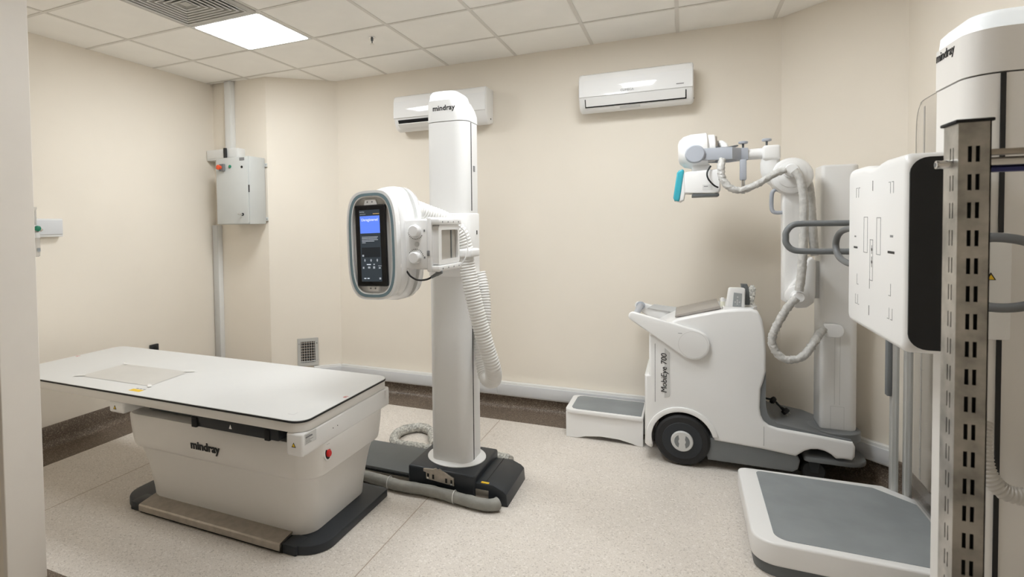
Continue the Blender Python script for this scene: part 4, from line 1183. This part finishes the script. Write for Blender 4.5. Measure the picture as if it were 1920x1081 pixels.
# things in the tray on top of the mobile unit
t = Thing('remote_control', 'white handheld remote with grey keypad standing on the mobile unit', 'remote', (0.297, 4.15, 1.046), K)
rb = []
for z, x0_, x1_ in ((1.0475, 0.244, 0.347), (1.06, 0.243, 0.348), (1.145, 0.254, 0.350), (1.163, 0.257, 0.349), (1.168, 0.264, 0.343)):
    rb.append(zr(rrect(x0_, x1_, 4.118, 4.168, 0.012, 4), z))
t.part('shell', loft(rb), 'white')
kp = t.part('keypad', xform(prism([(0.279, 1.052), (0.327, 1.052), (0.331, 1.135), (0.286, 1.140)], 'y', 4.1155, 4.119), lambda c: c), 'keypad')
for k, (dx, dz) in enumerate(((0, 0), (0, 0.012), (0, -0.012), (0.012, 0), (-0.012, 0), (0.002, 0.032))):
    t.part('key', cyl((0.305 + dx, 4.1156, 1.080 + dz), (0.305 + dx, 4.1140, 1.080 + dz), 0.004, 12), 'lgrey', kp)
t = Thing('scanner_handset', 'dark grey handset in clear film beside the white remote', 'handset', (0.37, 4.24, 1.046), K)
t.part('handle', loft([zr(rrect(0.345, 0.380, 4.18, 4.23, 0.01, 4), 1.055), zr(rrect(0.345, 0.380, 4.18, 4.23, 0.01, 4), 1.12), zr(rrect(0.333, 0.374, 4.178, 4.24, 0.014, 4), 1.165), zr(rrect(0.330, 0.366, 4.18, 4.23, 0.014, 4), 1.188)]), 'dgrey')
t.part('film_bag', loft([zr(rrect(0.378, 0.398, 4.18, 4.25, 0.008, 4), 1.055), zr(rrect(0.379, 0.407, 4.175, 4.25, 0.008, 4), 1.10), zr(rrect(0.372, 0.414, 4.18, 4.25, 0.008, 4), 1.16), zr(rrect(0.388, 0.405, 4.20, 4.23, 0.004, 4), 1.180)]), 'film')
t = Thing('dropper_bottle', 'small cream bottle standing behind the white remote', 'bottle', (0.222, 4.20, 1.035), K)
t.part('bottle_body', lathe([(0, 0.014), (0.03, 0.014), (0.036, 0.010)], (0.224, 4.16, 1.0405), (0, 0, 1), 18), 'cream')
t.part('bottle_cap', lathe([(0, 0.011), (0.022, 0.010), (0.024, 0.007)], (0.224, 4.16, 1.0762), (0, 0, 1), 16), 'white')

# ------------------------------------------------------------------ step stool beside the mobile unit
t = Thing('step_stool', 'low white step stool with grey mat between the trunking and the mobile unit', 'step stool', (-0.53, 4.42, 0), K)
front = [(-0.80, 0.0), (-0.72, 0.0), (-0.66, 0.018), (-0.55, 0.032), (-0.42, 0.028), (-0.34, 0.012), (-0.30, 0.0), (-0.262, 0.0), (-0.262, 0.188), (-0.80, 0.188)]
sb = prism(rrect(-0.805, -0.262, 4.262, 4.660, (0.05, 0.02, 0.02, 0.05), 5), 'z', 0.185, 0.212, 0.006, 2)
t.part('step_top', sb, 'white')
t.part('step_mat', prism(rrect(-0.765, -0.275, 4.292, 4.635, (0.045, 0.01, 0.01, 0.045), 2), 'z', 0.2115, 0.2145, 0.001, 1), 'matgrey')
t.part('front_panel', prism(list(reversed(front)), 'y', 4.280, 4.298, 0.003, 1), 'white')
t.part('side_panel', box(-0.80, -0.785, 4.30, 4.63, 0.115, 0.186, 0.003), 'lgrey')
t.part('leg', box(-0.80, -0.76, 4.30, 4.33, 0.0, 0.186, 0.003), 'lgrey')
t.part('leg', box(-0.80, -0.76, 4.535, 4.565, 0.0, 0.186, 0.003), 'lgrey')
t.part('leg', box(-0.30, -0.265, 4.535, 4.565, 0.0, 0.186, 0.003), 'lgrey')

# ------------------------------------------------------------------ standing platform with acrylic screen
t = Thing('standing_platform', 'low white standing platform with grey mat, aluminium posts and acrylic screen', 'platform', (0.7, 3.35, 0), K)
po = rrect(0.282, 1.085, 2.925, 3.775, (0.10, 0.03, 0.03, 0.05), 8)
# clipped back corner at the posts
po = [p for p in po if not (p[0] > 1.0 and p[1] > 3.6)]
ci = max(i for i, p in enumerate(po) if p[0] > 1.0) + 1
po = po[:ci] + [(1.085, 3.66), (0.965, 3.80)] + po[ci:]
def shrink(pts, c, dx, dy):
    return [(p[0] + (dx if p[0] < c[0] else -dx), p[1] + (dy if p[1] < c[1] else -dy)) for p in pts]
pc = (0.68, 3.35)
t.part('platform_base', prism(shrink(po, pc, 0.012, 0.012), 'z', 0.0, 0.055), 'dgrey')
t.part('platform_body', prism(po, 'z', 0.052, 0.158, 0.012, 3), 'white', ang=40)
mo = rrect(0.372, 1.055, 2.968, 3.742, (0.06, 0.02, 0.02, 0.03), 8)
mo = [p for p in mo if not (p[0] > 0.95 and p[1] > 3.6)]
ci = max(i for i, p in enumerate(mo) if p[0] > 1.0) + 1
mo = mo[:ci] + [(1.055, 3.60), (0.91, 3.742)] + mo[ci:]
t.part('platform_mat', prism(mo, 'z', 0.157, 0.1605, 0.001, 1), 'matgrey')
for x0_, y_ in ((0.990, 3.745), (1.036, 3.705)):
    ps = t.part('post', prism(rrect(x0_, x0_ + 0.030, y_, y_ + 0.045, 0.003, 2), 'z', 0.14, 1.86), 'alu')
    t.part('post_slot', box(x0_ + 0.011, x0_ + 0.019, y_ - 0.0008, y_ + 0.004, 0.16, 1.855), 'lgrey', ps)
br = t.part('post_bracket', box(0.968, 0.9895, 3.745, 3.785, 0.66, 0.98, 0.004), 'mgrey')
ac = [(3.70, 0.165), (3.70, 2.06), (3.685, 2.12), (3.65, 2.158), (3.60, 2.175), (3.05, 2.19), (3.02, 2.18), (3.02, 0.165)]
t.part('acrylic_screen', prism(ac, 'x', 1.060, 1.066), 'clear', smooth=False)
edge = spline([(1.063, 3.70, 1.88), (1.063, 3.70, 2.05), (1.063, 3.685, 2.12), (1.063, 3.65, 2.158), (1.063, 3.60, 2.175), (1.063, 3.3, 2.183), (1.063, 3.03, 2.19)], 6)
t.part('screen_edge', tube(edge, 0.0022, 6), 'edge')
t.part('screen_channel', box(1.050, 1.078, 3.02, 3.70, 0.150, 0.172, 0.002), 'clear')
ru = t.part('ruler', box(1.0575, 1.0598, 3.575, 3.59, 0.30, 2.14), 'edge')
for k in range(15):
    z = 0.35 + 0.1 * k
    t.part('ruler_tick', box(1.0568, 1.0576, 3.56, 3.59, z - 0.0015, z + 0.0015), 'inkgrey', ru)
gr = spline([(1.0, 3.76, 1.575), (0.80, 3.765, 1.575), (0.60, 3.765, 1.575), (0.545, 3.765, 1.565), (0.518, 3.765, 1.53), (0.515, 3.765, 1.498), (0.518, 3.765, 1.465), (0.545, 3.765, 1.432), (0.60, 3.765, 1.422), (0.80, 3.765, 1.422), (1.0, 3.76, 1.422)], 8)
t.part('grab_rail', tube(gr, 0.0165, 14), 'mgrey', label='grey grab rail loop')

# ------------------------------------------------------------------ chest stand with detector panel
DZ = -0.05
t = Thing('chest_xray_stand', 'tall white chest x-ray stand with square detector panel by the side wall', 'x-ray stand', (0.95, 2.47, 0))
tw = rrect(0.80, 1.118, 2.335, 2.622, (0.085, 0.03, 0.03, 0.03), 8)
to = t.part('tower', loft([zr(tw, 0.03), zr(tw, 1.2), zr(tw, 1.985)]), 'warm', ang=50)
t.part('foot', prism(rrect(0.775, 1.122, 2.305, 2.655, 0.03, 4), 'z', 0.0, 0.032, 0.004), 'dgrey')
t.part('tower_groove', box(0.869, 0.881, 2.332, 2.3358, 0.04, 1.345), 'ink', to)
t.part('tower_groove', box(0.869, 0.881, 2.332, 2.3358, 1.50, 1.985), 'ink', to)
cp = t.part('top_cap', loft([zr(rrect(0.798, 1.119, 2.333, 2.624, (0.085, 0.03, 0.03, 0.03), 8), 1.990), zr(rrect(0.798, 1.119, 2.333, 2.624, (0.085, 0.03, 0.03, 0.03), 8), 2.125)]), 'warm', ang=50)
t.part('light_band', loft([zr(rrect(0.803, 1.115, 2.338, 2.619, (0.08, 0.03, 0.03, 0.03), 8), 2.125), zr(rrect(0.806, 1.115, 2.341, 2.616, (0.08, 0.03, 0.03, 0.03), 8), 2.165), zr(rrect(0.822, 1.10, 2.357, 2.60, (0.07, 0.03, 0.03, 0.03), 8), 2.182)]), 'cap_light', cp, ang=60)
t.part('lettering', text('mindray', 0.045, (0.797, 2.522, 2.100), (0, -1, 0), (0, 0, 1), 0.0008, 0.0004), 'ink', cp)
t.part('height_carriage', box(0.76, 0.90, 2.325, 2.632, 1.17, 1.50, 0.008, 2), 'white')
t.part('warning_label', prism([(0.838, 1.355), (0.862, 1.355), (0.850, 1.378)], 'y', 2.322, 2.3255), 'ink')
t.part('warning_symbol', prism([(0.842, 1.357), (0.858, 1.357), (0.850, 1.372)], 'y', 2.3212, 2.3225), 'yellow')
# detector panel
PY0, PY1, PZ0, PZ1, PX = 2.148, 2.806, 1.142, 1.742, 0.595
prof = rrect(PY0, PY1, PZ0, PZ1, 0.040, 6)
dip = [(2.62, PZ1), (2.57, PZ1 - 0.004), (2.53, PZ1 - 0.012), (2.49, PZ1 - 0.014), (2.45, PZ1 - 0.012), (2.41, PZ1 - 0.004), (2.37, PZ1)]
pr = []
for p in prof:
    pr.append(p)
idx = next(i for i in range(len(pr)) if pr[i][1] > PZ1 - 1e-6 and pr[i][0] > 2.7)
pr = pr[:idx + 1] + dip + pr[idx + 1:]
dp = t.part('detector_panel', prism(pr, 'x', PX, 0.752, 0.022, 4), 'white', ang=50, label='square white detector panel')
t.part('panel_side', prism(rrect(0.6035, 0.745, 1.158, 1.727, (0.045, 0.02, 0.02, 0.045), 6), 'y', PY0 - 0.002, PY0 + 0.03), 'panelside', dp, label='black side panel')
t.part('back_plate', box(0.745, 0.762, 2.25, 2.70, 1.2, 1.69, 0.004), 'lgrey')
def mark(y0_, y1_, z0_, z1_, m='inkgrey', n='print_mark'):
    t.part(n, box(PX - 0.0006, PX + 0.002, min(y0_, y1_), max(y0_, y1_), z0_, z1_), m, dp)
def outline(y0_, y1_, z0_, z1_, w_=0.0022):
    t.part('print_frame', ring_prism([(y0_, z0_), (y1_, z0_), (y1_, z1_), (y0_, z1_)], [(y0_ + w_, z0_ + w_), (y1_ - w_, z0_ + w_), (y1_ - w_, z1_ - w_), (y0_ + w_, z1_ - w_)], 'x', PX - 0.0006, PX + 0.002), 'inkgrey', dp, smooth=False)
PC = 2.478
mark(PC - 0.002, PC + 0.002, 1.645, 1.680, 'ink')
mark(PC + 0.030, PC + 0.034, 1.205, 1.240, 'ink')
mark(PC + 0.026, PC + 0.030, 1.300, 1.335)
outline(2.535, 2.582, 1.425, 1.555)
outline(2.385, 2.430, 1.425, 1.552)
outline(2.470, 2.505, 1.33, 1.475)
mark(PC + 0.004, PC + 0.007, 1.425, 1.455, 'ink')
mark(PC + 0.004, PC + 0.007, 1.378, 1.415, 'ink')
for z in (1.440, 1.396):
    t.part('centre_dot', cyl((PX - 0.0006, PC + 0.0055, z), (PX + 0.002, PC + 0.0055, z), 0.006, 14), 'ink', dp)
mark(2.665, 2.715, 1.436, 1.443, 'ink')
mark(2.685, 2.706, 1.478, 1.484, 'inkgrey')
mark(2.245, 2.310, 1.436, 1.444, 'ink')
mark(2.260, 2.288, 1.488, 1.495, 'inkgrey')
for (y, s) in ((2.655, 1), (2.29, -1)):
    for k in range(2):
        yy = y + s * 0.03 * k
        mark(yy - 0.001, yy + 0.001, 1.628, 1.665)
        mark(yy, yy - s * 0.018, 1.663, 1.665)
        mark(yy - 0.001, yy + 0.001, 1.225, 1.262)
        mark(yy, yy - s * 0.018, 1.225, 1.227)
    mark(y + s * 0.012 - 0.001, y + s * 0.012 + 0.001, 1.300, 1.340)
    mark(y + s * 0.012, y - s * 0.008, 1.300, 1.302)
# grab loops either side
def loop(y_, s_):
    pts = [(0.685, 0.0, 0.080), (0.672, 0.17, 0.080), (0.655, 0.32, 0.074), (0.645, 0.415, 0.050), (0.642, 0.455, 0.0)]
    pts = pts + [(p[0], p[1], -p[2]) for p in reversed(pts[:-1])]
    return spline([(p[0], y_ + s_ * p[1], 1.428 + p[2]) for p in pts], 8)
t.part('grab_loop', tube(loop(2.79, 1), 0.0135, 14), 'loopgrey', label='dark grey grab loop')
t.part('grab_loop', tube(spline([(0.752, 2.145, 1.490), (0.80, 2.11, 1.490), (0.845, 2.09, 1.476), (0.880, 2.08, 1.44), (0.890, 2.08, 1.392), (0.880, 2.08, 1.345), (0.845, 2.09, 1.310), (0.80, 2.11, 1.296), (0.752, 2.145, 1.296)], 8), 0.0130, 14), 'loopgrey', label='dark grey grab loop')
hp = [(0.815, 2.27, 0.93), (0.805, 2.24, 0.86), (0.812, 2.225, 0.79), (0.845, 2.22, 0.745), (0.90, 2.22, 0.735), (0.97, 2.23, 0.75), (1.04, 2.24, 0.80), (1.075, 2.28, 0.88), (1.08, 2.338, 0.95)]
t.part('corrugated_hose', hose(hp, 0.026, 0.011, 0.004, 16), 'hosegrey', ang=80)

# ------------------------------------------------------------------ slotted steel rack nearest the camera
t = Thing('slotted_steel_rack', 'worn slotted steel upright with black cap and chrome rail', 'rack', (0.46, 1.35, 0))
RX0, RX1, RY0, RY1, RZ = 0.437, 0.481, 1.320, 1.382, 1.715
def slot_face(x_edges, cols, w_, place):
    """sheet with rows of slot holes; x_edges local 0..w_, place maps (u, z, depth) to the room"""
    b = B()
    zs = [0.0]
    z = 0.022
    rows = []
    while z + 0.03 < RZ - 0.03:
        zs += [z, z + 0.028]
        rows.append(len(zs) - 2)
        z += 0.0492
    zs.append(RZ)
    us = [0.0] + [e for c in cols for e in c] + [w_]
    hole_u = [1 + 2 * k for k in range(len(cols))]
    V = {}
    def vert(i, j, dd):
        if (i, j, dd) not in V:
            V[(i, j, dd)] = b.verts.new(place(us[i], zs[j], dd))
        return V[(i, j, dd)]
    for j in range(len(zs) - 1):
        for i in range(len(us) - 1):
            if i in hole_u and j in rows:
                q = [(i, j), (i + 1, j), (i + 1, j + 1), (i, j + 1)]
                for k in range(4):
                    p0, p1 = q[k], q[(k + 1) % 4]
                    b.faces.new((vert(*p0, 0), vert(*p1, 0), vert(*p1, 0.0025), vert(*p0, 0.0025)))
            else:
                b.faces.new((vert(i, j, 0), vert(i + 1, j, 0), vert(i + 1, j + 1, 0), vert(i, j + 1, 0)))
    return b
def upright(dx, dy, full=True):
    u_ = t.part('upright', slot_face(None, [(0.013, 0.0185), (0.0235, 0.029)], RX1 - RX0, lambda u, z, dd: (RX0 + dx + u, RY0 + dy + dd, z)), 'slotted', smooth=False)
    t.part('upright_side', slot_face(None, [(0.018, 0.022), (0.030, 0.034)], RY1 - RY0, lambda u, z, dd: (RX0 + dx + dd, RY0 + dy + u, z)), 'slotted', u_, smooth=False)
    t.part('upright_back', box(RX0 + dx + 0.002, RX1 + dx, RY1 + dy - 0.002, RY1 + dy, 0, RZ), 'slotted', u_, smooth=False)
    t.part('upright_side', box(RX1 + dx - 0.002, RX1 + dx, RY0 + dy, RY1 + dy - 0.002, 0, RZ), 'slotted', u_, smooth=False)
    t.part('upright_shade_fill', box(RX0 + dx + 0.008, RX1 + dx - 0.006, RY0 + dy + 0.012, RY1 + dy - 0.006, 0.0, RZ - 0.002), 'blackm', u_)  # black filler in the hollow post, standing for the shade behind the slots
    t.part('end_cap', box(RX0 + dx - 0.005, RX1 + dx + 0.004, RY0 + dy - 0.004, RY1 + dy + 0.004, RZ, RZ + 0.006, 0.002), 'blackm', u_)
upright(0, 0)
upright(0.57, 0)
ra = t.part('cross_rail', box(RX1, RX0 + 0.57, 1.335, 1.36, 1.658, 1.668, 0.001), 'steel')
t.part('rail_tube', cyl((RX1, 1.347, 1.645), (RX0 + 0.57, 1.347, 1.645), 0.0095, 18), 'chrome', ra)
t.part('blue_strip', box(RX1, RX0 + 0.57, 1.337, 1.356, 1.628, 1.6355), 'blue', ra)
bo = t.part('bolt', lathe([(0, 0.0075), (0.012, 0.0078), (0.013, 0.0072), (0.022, 0.0075), (0.023, 0.004)], (RX0, 1.347, 1.645), (-1, 0, 0), 20), 'chrome')
t.part('bolt_bore', cyl((RX0 - 0.0235, 1.347, 1.645), (RX0 - 0.0225, 1.347, 1.645), 0.0042, 16), 'dgrey', bo)
